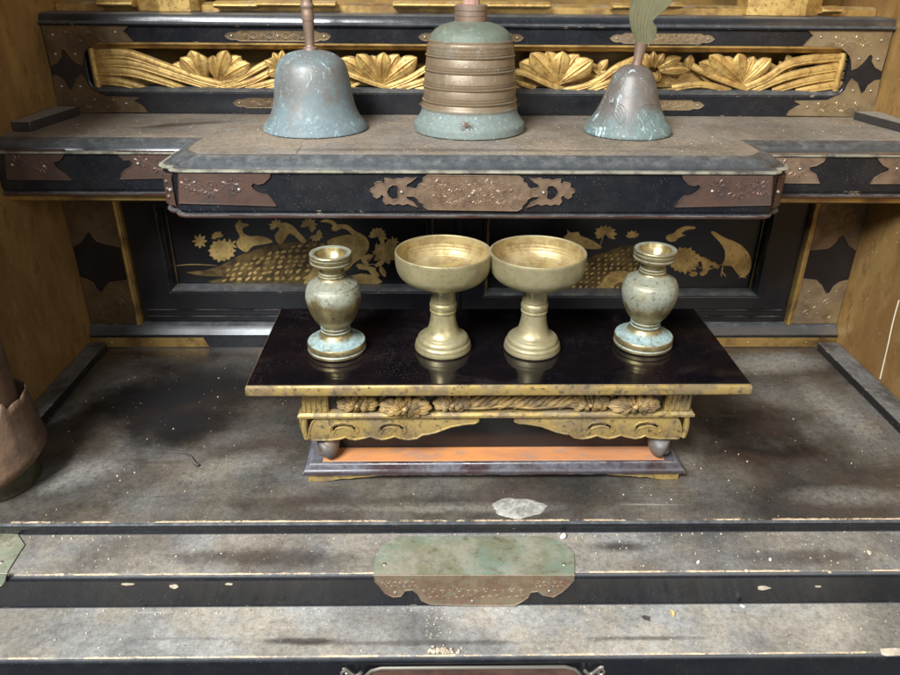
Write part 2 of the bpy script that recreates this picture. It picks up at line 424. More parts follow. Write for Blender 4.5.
M['slab_bare'] = surf('bare_orange_wood', (.58,.235,.075), .6, c2=(.44,.19,.085), s2=28, c3=(.32,.20,.14), dust=.35, dlo=.55, dhi=.8, dscale=24, dcol=(.36,.28,.22), bs=.3, stretch=(.4,1,1))
M['slab_lac'] = surf('worn_brown_black_lacquer', (.040,.024,.024), .26, c2=(.02,.018,.022), s2=30, dust=.55, alld=.10, dcol=(.22,.22,.25), uplo=.0, uphi=.9, speck=.5, speckscale=500, bs=.15, wear=(.40,.32,.24), wearamt=.55)

M['leg'] = surf('worn_copper_brown_lacquer', (.15,.095,.06), .42, .2, c2=(.05,.045,.045), s2=60, dust=.6, alld=.25, dcol=(.27,.25,.23), bs=.2)
def tabletop_mat():
    t = NT('speckled_black_lacquer')
    col = t.mix(t.ramp(t.noise(14, 5, .6), .4, .65), (.0035,.003,.004), (.009,.005,.006))
    v = t.ramp(t.voro(640), .05, .17, 1, 0)
    f = t.mul(v, t.ramp(t.noise(22, 5, .7), .44, .66)); f = t.mul(f, .7)
    sm = t.mul(t.ramp(t.noise(16, 7, .75, 1), .50, .8), .05)
    f = t.mx(f, sm)
    sc = t.noise(260, 2, .5, 0, co=t.vec((.04, 1, 1), rot=(0,0,.7)))
    f = t.mx(f, t.mul(t.ramp(sc, .72, .76), t.mul(t.ramp(t.noise(12,3), .5, .6), .5)))
    col = t.mix(f, col, (.40,.33,.27))
    rg = t.mixf(f, t.ramp(t.noise(25, 5, .7), .3, .7, .05, .13), .85)
    return t.fin(col, rg, 0, t.noise(200, 4, .6), .035, .0006)
M['tabletop'] = tabletop_mat()

def board(name, base, blobs_dark=(), blobs_light=(), cover=.7, dcol=DUSTG, edge_y=None, scale=7, lo=.34, hi=.66, rgh=.28, film=.45, seed=0.0, base2=None):
    """dusty lacquered board: lacquer underneath, a soft film of dust on top, marks and painted light or shade with shapes of their own"""
    t = NT(name)
    v0 = t.vec((1,1,1), loc=(seed, seed*1.7, 0))
    nz = t.noise(20, 8, .68, co=v0); nf = t.noise(150, 5, .7); ns = t.noise(520, 3, .6)
    base_c = t.mix(t.ramp(t.noise(11, 6, .6, co=v0), .42, .60), base, base2 or tuple(c*1.9+.004 for c in base))
    big = t.ramp(t.noise(scale, 5, .58, .1, co=v0), lo, hi)
    d = t.math('ADD', t.mul(big, 1-film), film)
    d = t.mul(d, t.ramp(nz, .25, .62, .72, 1.05))
    # drag marks left by things pushed along the board
    st = t.ramp(t.noise(60, 6, .65, .2, co=t.vec((.10, 1, 1), rot=(0,0,.05), loc=(0,seed,0))), .57, .66)
    d = t.mul(d, t.mixf(t.mul(st, t.ramp(t.noise(6, 3, co=v0), .46, .60)), 1.0, .70))
    wp = t.ramp(t.noise(34, 4, .6, .5, co=t.vec((1, .16, 1), rot=(0,0,-.8), loc=(seed,0,0))), .60, .70)
    d = t.mul(d, t.mixf(t.mul(wp, t.ramp(t.noise(5, 3, co=v0), .50, .62)), 1.0, .88))
    d = t.mul(d, cover)
    for b in blobs_light:
        d = t.mx(d, t.mul(t.blob(*b[:4], soft=.9, wob=.5, nz=nz, rot=(b[5] if len(b)>5 else 0)), t.mul(t.ramp(nf, .3, .6, .8, 1), b[4])))
    soot = None
    for b in blobs_dark:
        if b[4] >= 1.0:
            sb = t.blob(*b[:4], soft=.95, wob=.8, nz=nz, rot=(b[5] if len(b)>5 else 0)); soot = sb if soot is None else t.mx(soot, sb)
        d = t.mul(d, t.inv(t.mul(t.blob(*b[:4], soft=.70, wob=.75, nz=nz, rot=(b[5] if len(b)>5 else 0)), b[4])))
    d = t.mul(d, t.ramp(nf, .32, .56, .74, 1.0))
    dc = t.mix(t.ramp(t.noise(13, 5, .65, co=v0), .4, .6), dcol, tuple(c*f for c, f in zip(dcol, (1.10, 1.0, .86))))
    gr = t.ramp(t.noise(230, 6, .82, co=v0), .34, .66, .78, 1.16)
    gm = t.n.new('ShaderNodeVectorMath'); gm.operation = 'SCALE'; t.l.new(dc, gm.inputs[0]); t.l.new(gr, gm.inputs['Scale']); dc = gm.outputs[0]
    dc = t.mix(t.mul(t.ramp(ns, .58, .66), .45), dc, (.52,.48,.41))
    dc = t.mix(t.mul(t.ramp(t.noise(330, 4, .7), .42, .34), .45), dc, (.10,.09,.08))
    col = t.mix(d, base_c, dc); rg = t.mixf(t.ramp(d, .0, .8), t.ramp(nz, .3, .7, rgh-.06, rgh+.10), .78)
    if soot is not None:
        sf = t.mul(soot, t.ramp(nf, .25, .5, .75, .96)); col = t.mix(sf, col, (.0055,.0055,.006)); rg = t.mixf(sf, rg, .6)
    sp = t.mul(t.ramp(t.voro(170), .05, .10, 1, 0), t.ramp(t.noise(31, 3), .58, .64)); sp = t.mul(sp, .5)
    col = t.mix(sp, col, (.58,.53,.43)); rg = t.mixf(sp, rg, .9)
    sc = t.ramp(t.noise(90, 2, .5, .3, co=t.vec((1, .04, 1), rot=(0,0,.9))), .72, .735)
    col = t.mix(t.mul(sc, t.mul(t.ramp(t.noise(8,2), .5, .6), .5)), col, (.03,.025,.022))
    sc = t.ramp(t.noise(80, 2, .5, .3, co=t.vec((.05, 1, 1), rot=(0,0,.35))), .70, .712)
    col = t.mix(t.mul(sc, t.mul(t.ramp(t.noise(7,2), .5, .6), .5)), col, (.42,.39,.33))
    if edge_y is not None:
        y = t.xyz()[1]
        e = t.math('ADD', y, t.mul(t.math('SUBTRACT', t.noise(110, 8, .8, co=t.vec((.5,1,1))), .5), .006))
        ef = t.mul(t.ramp(e, edge_y+.0010, edge_y+.0004), t.ramp(t.noise(23, 8, .8, co=v0), .47, .52))
        col = t.mix(ef, col, t.mix(t.ramp(nf, .4, .6), CHIP, (.42,.30,.19))); rg = t.mixf(ef, rg, .85)
    bh = t.math('ADD', t.mul(nf, 1.0), t.mul(ns, .8))
    return t.fin(col, rg, 0, bh, .55, .0006, .5)

M['floor'] = board('dusty_brown_floor', (.010,.007,.006), base2=(.030,.018,.013),
    blobs_dark=[(-.295,.700,.100,.075,1.0,.25),(-.275,.645,.065,.055,1.0),(-.165,.715,.10,.045,1.0),(.33,.63,.085,.055,.80,.2),(.265,.70,.05,.06,.7),(.31,.585,.06,.022,.6),(-.34,.795,.10,.012,.7),(-.05,.515,.25,.008,.3)],  # thin back-left band is shade under the shelf, painted in; the rest are marks
    blobs_light=[(.39,.770,.11,.035,.95,.1),(.435,.66,.040,.09,.85,.2),(.23,.595,.035,.05,.75,.3),(-.20,.565,.08,.03,.72,.3),(-.345,.555,.07,.035,.7,.3),(.0,.508,.16,.012,.7),(.38,.52,.08,.02,.6)],  # the two back-right patches paint the lit floor brighter; the rest are dust
    cover=.52, dcol=(.215,.205,.182), edge_y=.4905, lo=.38, hi=.64, film=.30, rgh=.24)
M['plank'] = board('dusty_front_plank', (.020,.017,.017), blobs_dark=[(-.145,.4585,.07,.012,.65),(.155,.470,.03,.008,.8),(.09,.468,.02,.006,.6),(.30,.457,.05,.010,.5)], cover=.82, dcol=(.285,.272,.248), base2=(.032,.022,.018), edge_y=.4415, film=.36, seed=3.1)
M['plank_low'] = board('dusty_lower_plank', (.018,.017,.018), blobs_dark=[(-.105,.4045,.038,.0035,.75),(.165,.405,.05,.0028,.6),(-.01,.42,.03,.02,.5),(-.02,.402,.12,.003,.5)], cover=.94, dcol=(.35,.338,.312), base2=(.032,.024,.02), edge_y=.3902, film=.46, seed=7.7)
M['shelf_top'] = board('dusty_shelf_top', (.022,.017,.014), blobs_dark=[(-.27,.80,.06,.010,.7,.4),(.35,.70,.04,.01,.3),(.03,.683,.2,.007,.45)], blobs_light=[(-.12,.715,.04,.012,1),(.08,.70,.06,.010,.9)], cover=.97, dcol=(.27,.228,.182), film=.60, seed=5.2)

# ------------------------------------------------------------------ object bookkeeping
def tag(o, label=None, cat=None, group=None, kind=None):
    if label: o['label'] = label
    if cat: o['category'] = cat
    if group: o['group'] = group
    if kind: o['kind'] = kind
    return o
def thing(name, label, cat, loc=(0,0,0), rz=0, group=None):
    o = bpy.data.objects.new(name, None); COL.objects.link(o); o.location = loc; o.rotation_euler = (0,0,rz); o.empty_display_size = .02
    return tag(o, label, cat, group)

# ------------------------------------------------------------------ the altar cabinet (fixed architecture of the piece)
XC = .036; XL, XR = XC-.466, XC+.466
cab = thing('altar_cabinet', 'old black lacquered household altar cabinet with gold side walls, dusty shelf and steps', 'altar cabinet')
ZS = .2745
def mirx(pts): return [(2*XC-p[0], p[1]) for p in pts][::-1]
def trace(pts, x0, y0, s, Y, ox=0, oz=0):
    out = []
    for u, v in pts:
        p = at(x0+u/s, y0+v/s, Y=Y); out.append((p.x-ox, p.z-oz))
    return out

# walls
for sx, x0, x1 in ((-1, XL-.02, XL), (1, XR, XR+.02)):
    b = MB(); y0 = .598 if sx < 0 else .45
    box(b, x0, x1, y0, 1.10, -.02, .62)
    b.build('side_wall', M['gold_wall'], cab, bevel=.001)
# floor with its grooved side rails
b = MB(); box(b, XL+.0, XR-.0, .489, .84, -.0118, 0)
fl = b.build('floor_board', M['floor'], cab, bevel=.0006)
b = MB(); box(b, XL-.2, XL-.0, .489, .597, -.0118, -.0002)
b.build('floor_board', M['floor'], cab)
for x0, x1 in ((XL+.0005, XL+.0215), (XR-.026, XR-.0005)):
    b = MB(); box(b, x0, x1, (.60 if x0 < 0 else .492), .806, .0003, .010)
    b.build('floor_rail', surf('dusty_floor_rail', (.012,.011,.011), .35, dust=.8, dlo=.25, dhi=.6, dscale=20, dcol=(.20,.19,.175), bs=.2, speck=.5, speckscale=200, wear=CHIP, wearamt=.2) if 'rail' not in M else M['rail'], cab, bevel=.0006)
# front planks (two steps)
Z1, Y1, Z2, Y2 = -.0118, .4385, -.0463, .3872
def step(x0, x1, yf, yb, zt, zb, mt, face):
    b = MB(); box(b, x0, x1, yf+.0025, yb, zt-.006, zt); o = b.build('step_board', mt, cab, bevel=.0012)
    f = MB(); moldx(f, x0, x1, [(yf+.004, zt-.0005), (yf+.0018, zt-.0009), (yf+.0004, zt-.0025), (yf, zt-.0045), (yf+.0004, zt-.0065), (yf+.0016, zt-.0085), (yf+.0016, zb), (yf+.02, zb), (yf+.02, zt-.0062), (yf+.004, zt-.0062)])
    f.build('step_face', face, cab)
step(-.62, .70, Y1, .4885, Z1, Z2, M['plank'], M['lacquer'])
step(-.62, .70, Y2, Y1+.0015, Z2, -.13, M['plank_low'], M['lacquer'])
# bead between floor and first plank
b = MB(); moldx(b, -.62, .70, [(.4885,-.0001),(.4868,-.0012),(.4862,-.0035),(.4868,-.006),(.4882,-.0075),(.4882,-.0116),(.4895,-.0116),(.4895,-.0001)])
b.build('floor_edge_bead', M['lacquer'], cab)

# --- back sill, posts
b = MB(); moldx(b, XL+.0005, XR-.0005, [(.8125,.0003),(.8125,.0148),(.8105,.0152),(.8100,.0170),(.8112,.0190),(.8150,.0225),(.8175,.0270),(.8200,.0285),(.848,.0285),(.848,.0003)])
b.build('back_sill', M['lacquer'], cab, smooth=50)
for x0, x1 in ((XL+.001, -.285), (.28, XR-.001)):
    b = MB(); pts = [(x0,.0012),(x1,.0012),(x1-.006 if x0<0 else x1,.0138),(x0 if x0<0 else x0+.006,.0138)]
    extrude(b, [pts], XZ(.8123), 0, .0012)
    for k in range(3):
        dome(b, (x0+(x1-x0)*(k+.5)/3, .811, .0075), .0014, .001)
    b.build('sill_plate', M['gold_trim'], cab)
ZP0, ZP1 = .0288, .215
def post(px0, px1, gx0, gx1, left):
    b = MB(); box(b, px0, px1, .8205, .848, ZP0, ZP1)
    p = b.build('post', M['lacquer_back'], cab)
    g = MB(); tube(g, [(gx0+.0022,.8185,ZP0),(gx0+.0022,.8185,ZP1)], .0024, 10); box(g, min(gx0,gx1), max(gx0,gx1), .8195, .846, ZP0, ZP1)
    g.build('gold_trim', M['gold_trim'], cab)
    s = 3.75; x0, y0 = (40, 180) if left else (740, 180)
    if left:
        top = [(125,252),(150,237),(166,218),(175,200),(185,193),(196,205),(212,228),(240,238),(264,250)]
        bot = [(147,365),(175,370),(200,385),(212,405),(222,418),(236,418),(245,398),(262,382),(290,375)]
    else:
        top = [(298,262),(330,255),(355,235),(370,212),(388,207),(397,226),(410,247),(440,265)]
        bot = [(265,370),(285,375),(305,395),(320,425),(335,425),(350,400),(375,382),(405,375)]
    for e, name in ((top, 1), (bot, 0)):
        P = trace(e, x0, y0, s, .8198); P[0] = (px0+.0005, P[0][1]); P[-1] = (px1-.0005, P[-1][1])
        zc = ZP1-.001 if name else ZP0+.001
        loop = P + [(px1-.0005, zc), (px0+.0005, zc)]
        f = MB(); extrude(f, [loop], XZ(.8204), 0, .0012)
        tube(f, [(q[0], .8192, q[1]) for q in P], .0005, 5)
        pl = XZ(.8204); cx = (px0+px1)/2
        if name: c0 = .165
        else: c0 = .056
        for sg in (-1, 1):
            spiral(f, (cx+sg*.010, c0), .009, 0 if sg > 0 else PI, 1.4, pl, .0013, .0007, sg)
            spiral(f, (cx+sg*.012, c0-.014 if not name else c0+.014), .007, 1.5, 1.2, pl, .0013, .0007, -sg)
            dome(f, (cx+sg*.017, .8192, P[2][1]+(.010 if name else -.008)), .0016, .001)
        dome(f, (cx, .8192, c0-.012), .0016, .001)
        f.build('post_fitting', M['copper_post'] if (left or name) else M['brass_fit'], p)
post(XL+.0005, -.3725, -.3725, -.3660, True)
post(.4445, XR-.0005, .4375, .4445, False)

# --- back panels with gold pictures
YP = .842
def panel(x0, x1, zb, zt, xo0, xo1):
    """opening x0..x1, zb..zt in a black surround xo0..xo1"""
    b = MB(); f = XZ(.826)
    extrude(b, [[(xo0,ZP0+.0004),(xo1,ZP0+.0004),(xo1,ZP1+.01),(xo0,ZP1+.01)], [(x0-.006,zb-.006),(x0-.006,zt+.006),(x1+.006,zt+.006),(x1+.006,zb-.006)]], f, -.012, 0)
    p = b.build('back_panel', M['lacquer_back'], cab, bevel=.0008)
    m = MB()
    for a, c in (((x0,zb),(x1,zb)), ((x0,zt),(x1,zt)), ((x0,zb),(x0,zt)), ((x1,zb),(x1,zt))):
        pass
    loop_o = [(x0-.006,zb-.006),(x1+.006,zb-.006),(x1+.006,zt+.006),(x0-.006,zt+.006)]
    loop_i = [(x0,zb),(x1,zb),(x1,zt),(x0,zt)]
    lv = []
    for k, (w, y) in enumerate(((0,.8262),(.15,.8245),(.4,.8245),(.55,.8275),(.8,.8300),(1,.8405))):
        lv.append([(o[0]+(i[0]-o[0])*w, y, o[1]+(i[1]-o[1])*w) for o, i in zip(loop_o, loop_i)])
    vs = [q for r in lv for q in r]; fs = []
    for j in range(len(lv)-1):
        for i in range(4): fs.append((j*4+i, j*4+(i+1)%4, (j+1)*4+(i+1)%4, (j+1)*4+i))
    m.add(vs, fs); fr = m.build('panel_molding', M['lacquer'], p, smooth=20)
    g = MB(); w = .0007
    for a, c in (((x0,zt-.001),(x1,zt-.001)), ((x1-.001,zb),(x1-.001,zt)), ((x0+.001,zb),(x0+.001,zt))):
        tube(g, [(a[0],.8385,a[1]),(c[0],.8385,c[1])], w, 6)
    g.build('gold_line', M['maki_dim'], p)
    k = MB(); box(k, x0-.004, x1+.004, YP, YP+.004, zb-.004, zt+.004)
    k.build('picture_board', M['lacquer_back'], p)
    return p
pL = panel(-.322, -.012, .0745, .1720, -.3655, .024)
pR = panel(.060, .392, .0690, .1660, .0245, .4370)
b = MB(); box(b, .0215, .0270, .8225, .8262, ZP0+.0006, ZP1); b.build('centre_stile', M['lacquer_back'], cab, bevel=.0008)
for x in (-.0062, .0585):
    b = MB(); tube(b, [(x+.0,.8240,.068),(x,.8240,.2)], .0008, 6); b.build('gold_line', M['maki_dim'], cab)
b = MB()
for z in (.0455, .0365): tube(b, [(-.36,.8248,z),(.43,.8248,z)], .0012, 6)
b.build('rail_bead', M['lacquer_back'], cab)

yq = YP
LAY = [0]
def flat(mb, pts, x0, y0, s, d=.0004, lay=0):
    LAY[0] = (LAY[0]+1) % 60
    if len(pts) > 8:
        n = len(pts); q = []
        for i in range(n):
            p0, p1, p2, p3 = pts[i-1], pts[i], pts[(i+1)%n], pts[(i+2)%n]
            for t in (0, .33, .66):
                q.append(tuple(.5*(2*p1[k]+(p2[k]-p0[k])*t+(2*p0[k]-5*p1[k]+4*p2[k]-p3[k])*t*t+(3*p1[k]-p0[k]-3*p2[k]+p3[k])*t**3) for k in (0,1)))
        pts = q
    P = trace(pts, x0, y0, s, yq); extrude(mb, [P], XZ(yq), -.0002, d+LAY[0]*.00001+(.0007 if lay >= 3 else 0))
def star(mb, c, r, n, x0, y0, s, inner=.35, a0=0, sy=1, a1=2*PI, lay=0):
    for i in range(n):
        a = a0 + a1*i/n; d = Vector((math.cos(a), math.sin(a)*sy)); q = Vector((-d.y, d.x))
        w = r*.17; c2 = Vector(c)-d*r*.12
        pts = [c2+d*r*.1, c2+d*r*.5+q*w, c2+d*r*.8+q*w*.9, c2+d*r*random.uniform(.92,1.08), c2+d*r*.8-q*w*.9, c2+d*r*.5-q*w]
        flat(mb, [tuple(p) for p in pts], x0, y0, s, lay=lay+(i%3))
def disc(mb, c, rx, ry, x0, y0, s, n=14, jit=0, rot=0, lay=0):
    pts = []
    for i in range(n):
        a = 2*PI*i/n; k = 1+random.uniform(-jit, jit)
        u, v = rx*math.cos(a)*k, ry*math.sin(a)*k
        pts.append((c[0]+u*math.cos(rot)-v*math.sin(rot), c[1]+u*math.sin(rot)+v*math.cos(rot)))
    flat(mb, pts, x0, y0, s, lay=lay)
def strokes(mb, P, w, x0, y0, s, d=.0006):
    Q = [at(x0+u/s, y0+v/s, Y=yq) for u, v in curve(P, 6)]
    n = len(Q); tube(mb, Q, [w*(math.sin(PI*(.08+.84*i/(n-1)))) for i in range(n)], 5, flat=.4)
A = (170, 200, 3.6)
g = MB()
flat(g, [(240,150),(252,132),(242,112),(235,92),(243,80),(252,71),(260,82),(287,88),(264,99),(262,115),(285,130),(330,130),(370,148),(345,158),(300,165),(275,187),(245,170)], *A)
disc(g, (186,182), 36, 26, *A, n=18, jit=.08); star(g, (186,182), 58, 14, *A, sy=.85); star(g, (108,148), 30, 8, *A); star(g,(172,135),28,6,*A,a0=PI,a1=PI); star(g,(222,160),24,5,*A,a0=-2)
flat(g, [(385,150),(378,128),(392,108),(398,88),(412,80),(430,86),(448,98),(470,122),(492,145),(478,155),(448,128),(428,122),(415,140),(400,158)], *A)
star(g,(385,95),32,7,*A,a0=PI*.9,a1=PI*1.3); star(g,(500,92),34,8,*A,a0=PI,a1=PI*1.5); star(g,(525,125),30,7,*A,a0=-.8,a1=4)
flat(g, [(540,78),(560,68),(590,75),(602,86),(640,88),(664,108),(700,128),(716,152),(712,182),(690,208),(660,228),(640,250),(612,258),(590,225),(575,170),(565,148),(600,132),(640,124),(655,128),(640,108),(618,102),(596,112),(582,104),(586,90),(566,80)], *A)
star(g,(748,130),38,9,*A,a0=PI,a1=PI*1.4); star(g,(805,152),24,7,*A); disc(g,(775,188),42,30,*A,n=16,jit=.12); star(g,(775,188),55,10,*A); 
strokes(g,[(745,150),(740,180),(720,215),(690,245)],.0007,*A); strokes(g,[(680,250),(720,232),(760,240),(780,262)],.0007,*A)
for c in ((700,220),(722,248),(755,228),(765,258),(690,240),(735,262),(712,205)): disc(g,c,20,9,*A,n=10,jit=.12,rot=random.uniform(-1,1))
flat(g, [(560,300),(590,285),(640,275),(690,264),(740,270),(765,295),(740,303),(600,303)], *A)
flat(g, [(520,240),(560,225),(590,235),(560,262),(600,275),(560,300),(480,300),(500,265)], *A)
g.build('gold_picture', M['maki'], pL)
g = MB()
flat(g, [(70,262),(130,252),(190,232),(240,205),(300,180),(380,158),(470,150),(560,158),(585,200),(575,240),(560,300),(150,298),(200,278),(120,272)], *A, d=.0002)
g.build('gold_ground', M['maki_dim'], pL)
g = MB()
for r in range(8):
    for c in range(16):
        u = 200+c*26+r*6+random.uniform(-4,4); v = 286-r*18-c*1.5*(1 if r else .5)+random.uniform(-3,3)
        if v < 238-(u-200)*.30 or v < 152 or v > 292 or u > 560: continue
        disc(g, (u+random.uniform(-3,3),v), random.uniform(7,11), random.uniform(3.5,5.5), *A, n=9, rot=-.45+random.uniform(-.25,.25), lay=3, jit=.12); strokes(g, [(u-16,v+9),(u-8,v+9),(u+4,v+7),(u+14,v+1)], .0003, *A)
for r in range(26):
    u = 190+r*15; strokes(g, [(u,292),(u+35,262),(u+85,238)], .00045, *A)
strokes(g,[(10,238),(80,232),(170,236)],.0005,*A); strokes(g,[(60,262),(140,255),(200,262)],.0006,*A)
g.build('feather_marks', M['maki'], pL)
A = (540, 210, 3.913)
g = MB()
flat(g, [(92,108),(108,92),(105,75),(120,88),(150,85),(158,100),(190,112),(215,125),(242,148),(180,150),(130,125)], *A)
star(g,(255,92),50,9,*A,a0=PI*.85,a1=PI*1.5,sy=.8); strokes(g,[(250,95),(240,125),(232,150)],.0008,*A); star(g,(362,108),34,5,*A,a0=-PI*.9,a1=PI*.9)
g0 = g; g = MB()
flat(g, [(492,108),(502,96),(522,90),(540,74),(570,63),(600,64),(607,72),(575,78),(552,92),(568,98),(552,104),(538,112),(528,122),(505,122)], *A)
g.build('gold_crane', M['maki'], pR); g0.build('gold_rock', M['maki'], pR); g = MB()
disc(g,(562,195),48,42,*A,n=22,jit=.16); star(g,(562,195),74,17,*A,sy=.85); star(g,(635,215),40,8,*A,a0=-1.5,a1=3)
strokes(g,[(600,215),(650,232),(690,222),(712,212)],.0008,*A)
for c in ((640,245),(600,250),(660,205),(620,190),(685,215)): disc(g,c,17,9,*A,n=9,jit=.1,rot=random.uniform(-1,1))
g.build('gold_flower', M['maki'], pR); g0 = MB(); g = MB()
flat(g, [(668,86),(682,84),(722,108),(765,125),(802,150),(824,190),(824,225),(812,250),(790,264),(765,240),(748,218),(712,216),(722,190),(722,158),(705,128),(682,104)], *A)
strokes(g,[(716,214),(712,240),(708,262)],.0009,*A); strokes(g,[(712,240),(728,262)],.0008,*A); strokes(g,[(790,250),(808,268)],.0009,*A); strokes(g,[(790,250),(780,268)],.0009,*A)
g.build('gold_bird', M['maki'], pR); g = g0
flat(g, [(205,318),(235,290),(262,255),(300,238),(345,240),(372,262),(350,285),(310,282),(280,300),(255,320)], *A)
g.build('gold_hill', M['maki'], pR)
g = MB()
flat(g, [(110,235),(180,190),(250,165),(330,138),(400,150),(420,190),(400,240),(380,312),(120,312),(70,300)], *A, d=.0002)
g.build('gold_ground', M['maki_dim'], pR)
g = MB()
for r in range(9):
    for c in range(14):
        u = 110+c*24+random.uniform(-4,4); v = 300-r*18+random.uniform(-3,3)
        if v < 232-(u-110)*.38 or v < 148: continue
        disc(g, (u,v), random.uniform(5,9), random.uniform(2.5,4.5), *A, n=8, rot=-.6+random.uniform(-.3,.3), lay=3, jit=.12)
for r in range(18):
    u = 100+r*16; strokes(g, [(u,305),(u+40,270),(u+80,235)], .0004, *A)
g.build('feather_marks', M['maki'], pR)
b = MB(); box(b, XL, XR, .849, .86, 0, .24); b.build('back_board', M['dark'], cab)

# --- bell shelf
XA, XB = -.2525, .3225            # projecting part
plan = [(XL,.715),(XA,.715),(XA,.672),(XA+.002,.6655),(XA+.0065,.6600),(XA+.0125,.6578),(XA+.0145,.6560),(XA+.0145,.6520),(XA+.017,.6478),(XA+.023,.6450)]
planR = [(XA+XB-p[0], p[1]) for p in plan[1:]][::-1]; planR.append((XR,.715))
PLAN = plan + planR
pc0 = [(XL,.715),(XA,.715),(XA,.681),(XA+.0035,.6735),(XA+.0075,.6672),(XA+.0115,.6620),(XA+.0155,.6575),(XA+.0205,.6528),(XA+.0260,.6485),(XA+.0330,.6450)]
PLANC = pc0 + [(XA+XB-p[0], p[1]) for p in pc0[1:]][::-1]; PLANC.append((XR,.715))
b = MB()
prof = [(-.0235,ZS-.0010),(-.0205,ZS-.0002),(-.018,ZS-.0006),(-.014,ZS-.0016),(-.010,ZS-.0032),(-.0065,ZS-.0056),(-.0045,ZS-.0082),(-.0038,ZS-.0096),(-.0010,ZS-.0099),(.0014,ZS-.0103),(.0024,ZS-.0114),(.0016,ZS-.0126),(0,ZS-.0132),(0,ZS-.0470),(-.0015,ZS-.0478),(-.0015,ZS-.0500),(.0005,ZS-.0505),(-.001,ZS-.0528),(-.012,ZS-.0540)]
prof = [(-x if False else x, z) for x, z in prof]
loft(b, PLAN, prof, PLANC)
under = [(q[0], q[1], ZS-.0540) for q in offs(PLAN, -.012)]
under += [(XR,.86,ZS-.0540),(XL,.86,ZS-.0540)]
t = tessellate_polygon([[Vector((q[0],q[1],0)) for q in under]]); b.add(under, [tuple(k) for k in t])
shelf = b.build('bell_shelf', M['lacquer'], cab, smooth=40)
P2 = offs(PLANC, -.0212); P2[0] = (XL, P2[0][1]); P2[-1] = (XR, P2[-1][1])
vs = [(q[0],q[1]) for q in P2] + [(XR,.87),(XL,.87)]
b = MB(); extrude(b, [vs], lambda u,v,d: (u,v,ZS-.006+d), 0, .006); b.build('shelf_board', M['shelf_top'], shelf)
M['ridge'] = surf('dusty_gilt_ridge', (.27,.26,.185), .42, .3, c2=(.06,.06,.055), s2=45, lo2=.42, hi2=.62, dust=.7, alld=.2, bs=.2)
b = MB(); loft(b, PLAN, [(-.0014,ZS-.0095),(.0004,ZS-.0098),(.0020,ZS-.0101),(.0029,ZS-.0110),(.0024,ZS-.0119),(.0012,ZS-.0124)]); b.build('ridge_bead', M['ridge'], shelf)
b = MB(); loft(b, PLAN, [(-.0002,ZS-.0506),(.0015,ZS-.0512),(.0010,ZS-.0530),(-.002,ZS-.0545),(-.004,ZS-.0545)]); b.build('red_edge', M['red_edge'], shelf)
# gold cornice under the recessed parts and along the back
b = MB(); moldx(b, XL+.0005, XR-.0005, [(.722,ZS-.0542),(.722,ZS-.060),(.727,ZS-.0625),(.733,ZS-.0640),(.80,ZS-.0640),(.80,ZS-.0542)])
b.build('gold_cornice', M['gold_trim'], shelf)
b = MB(); moldx(b, XL+.0005, XR-.0005, [(.790,ZS-.0642),(.790,ZS-.072),(.797,ZS-.078),(.8225,ZS-.078),(.8225,ZS-.0642)])
b.build('gold_cornice', M['gold_trim'], shelf)

def fitting(name, outline, x0, y0, s, Y, mt, parent, mirror=None, holes=(), th=.0012, orn=(), rivets=(), rim=.0006, base=.0004):
    P = trace(outline, x0, y0, s, Y); H = [trace(h, x0, y0, s, Y) for h in holes]
    O = [(trace([(a, c)], x0, y0, s, Y)[0], trace([(e, c2)], x0, y0, s, Y)[0], h) for a, c, e, c2, h in orn]
    R = trace(rivets, x0, y0, s, Y) if rivets else []
    def mm(p): return (mirror-p[0], p[1]) if mirror is not None else p
    P = [mm(p) for p in P]; H = [[mm(p) for p in h] for h in H]
    b = MB(); pl = XZ(Y); extrude(b, [P]+H, pl, -base, th)
    for lp in [P]+H: tube(b, [pl(q[0], q[1], th) for q in lp], rim, 6, closed=True)
    if len(P) > 6:
        mx_ = sum(q[0] for q in P)/len(P); mz_ = sum(q[1] for q in P)/len(P)
    for p, q, h in O:
        p, q = mm(p), mm(q); xa, xb = min(p[0],q[0]), max(p[0],q[0])
        arabesque(b, xa, xb, (p[1]+q[1])/2, h, pl, th+.0001, .00045)
    f = b.build(name, mt, parent)
    for p in R:
        p = mm(p); r = MB(); dome(r, (p[0], Y-th+.0002, p[1]), .0019, .0016, 12); r.build('rivet', M['rivet'], f)
    return f
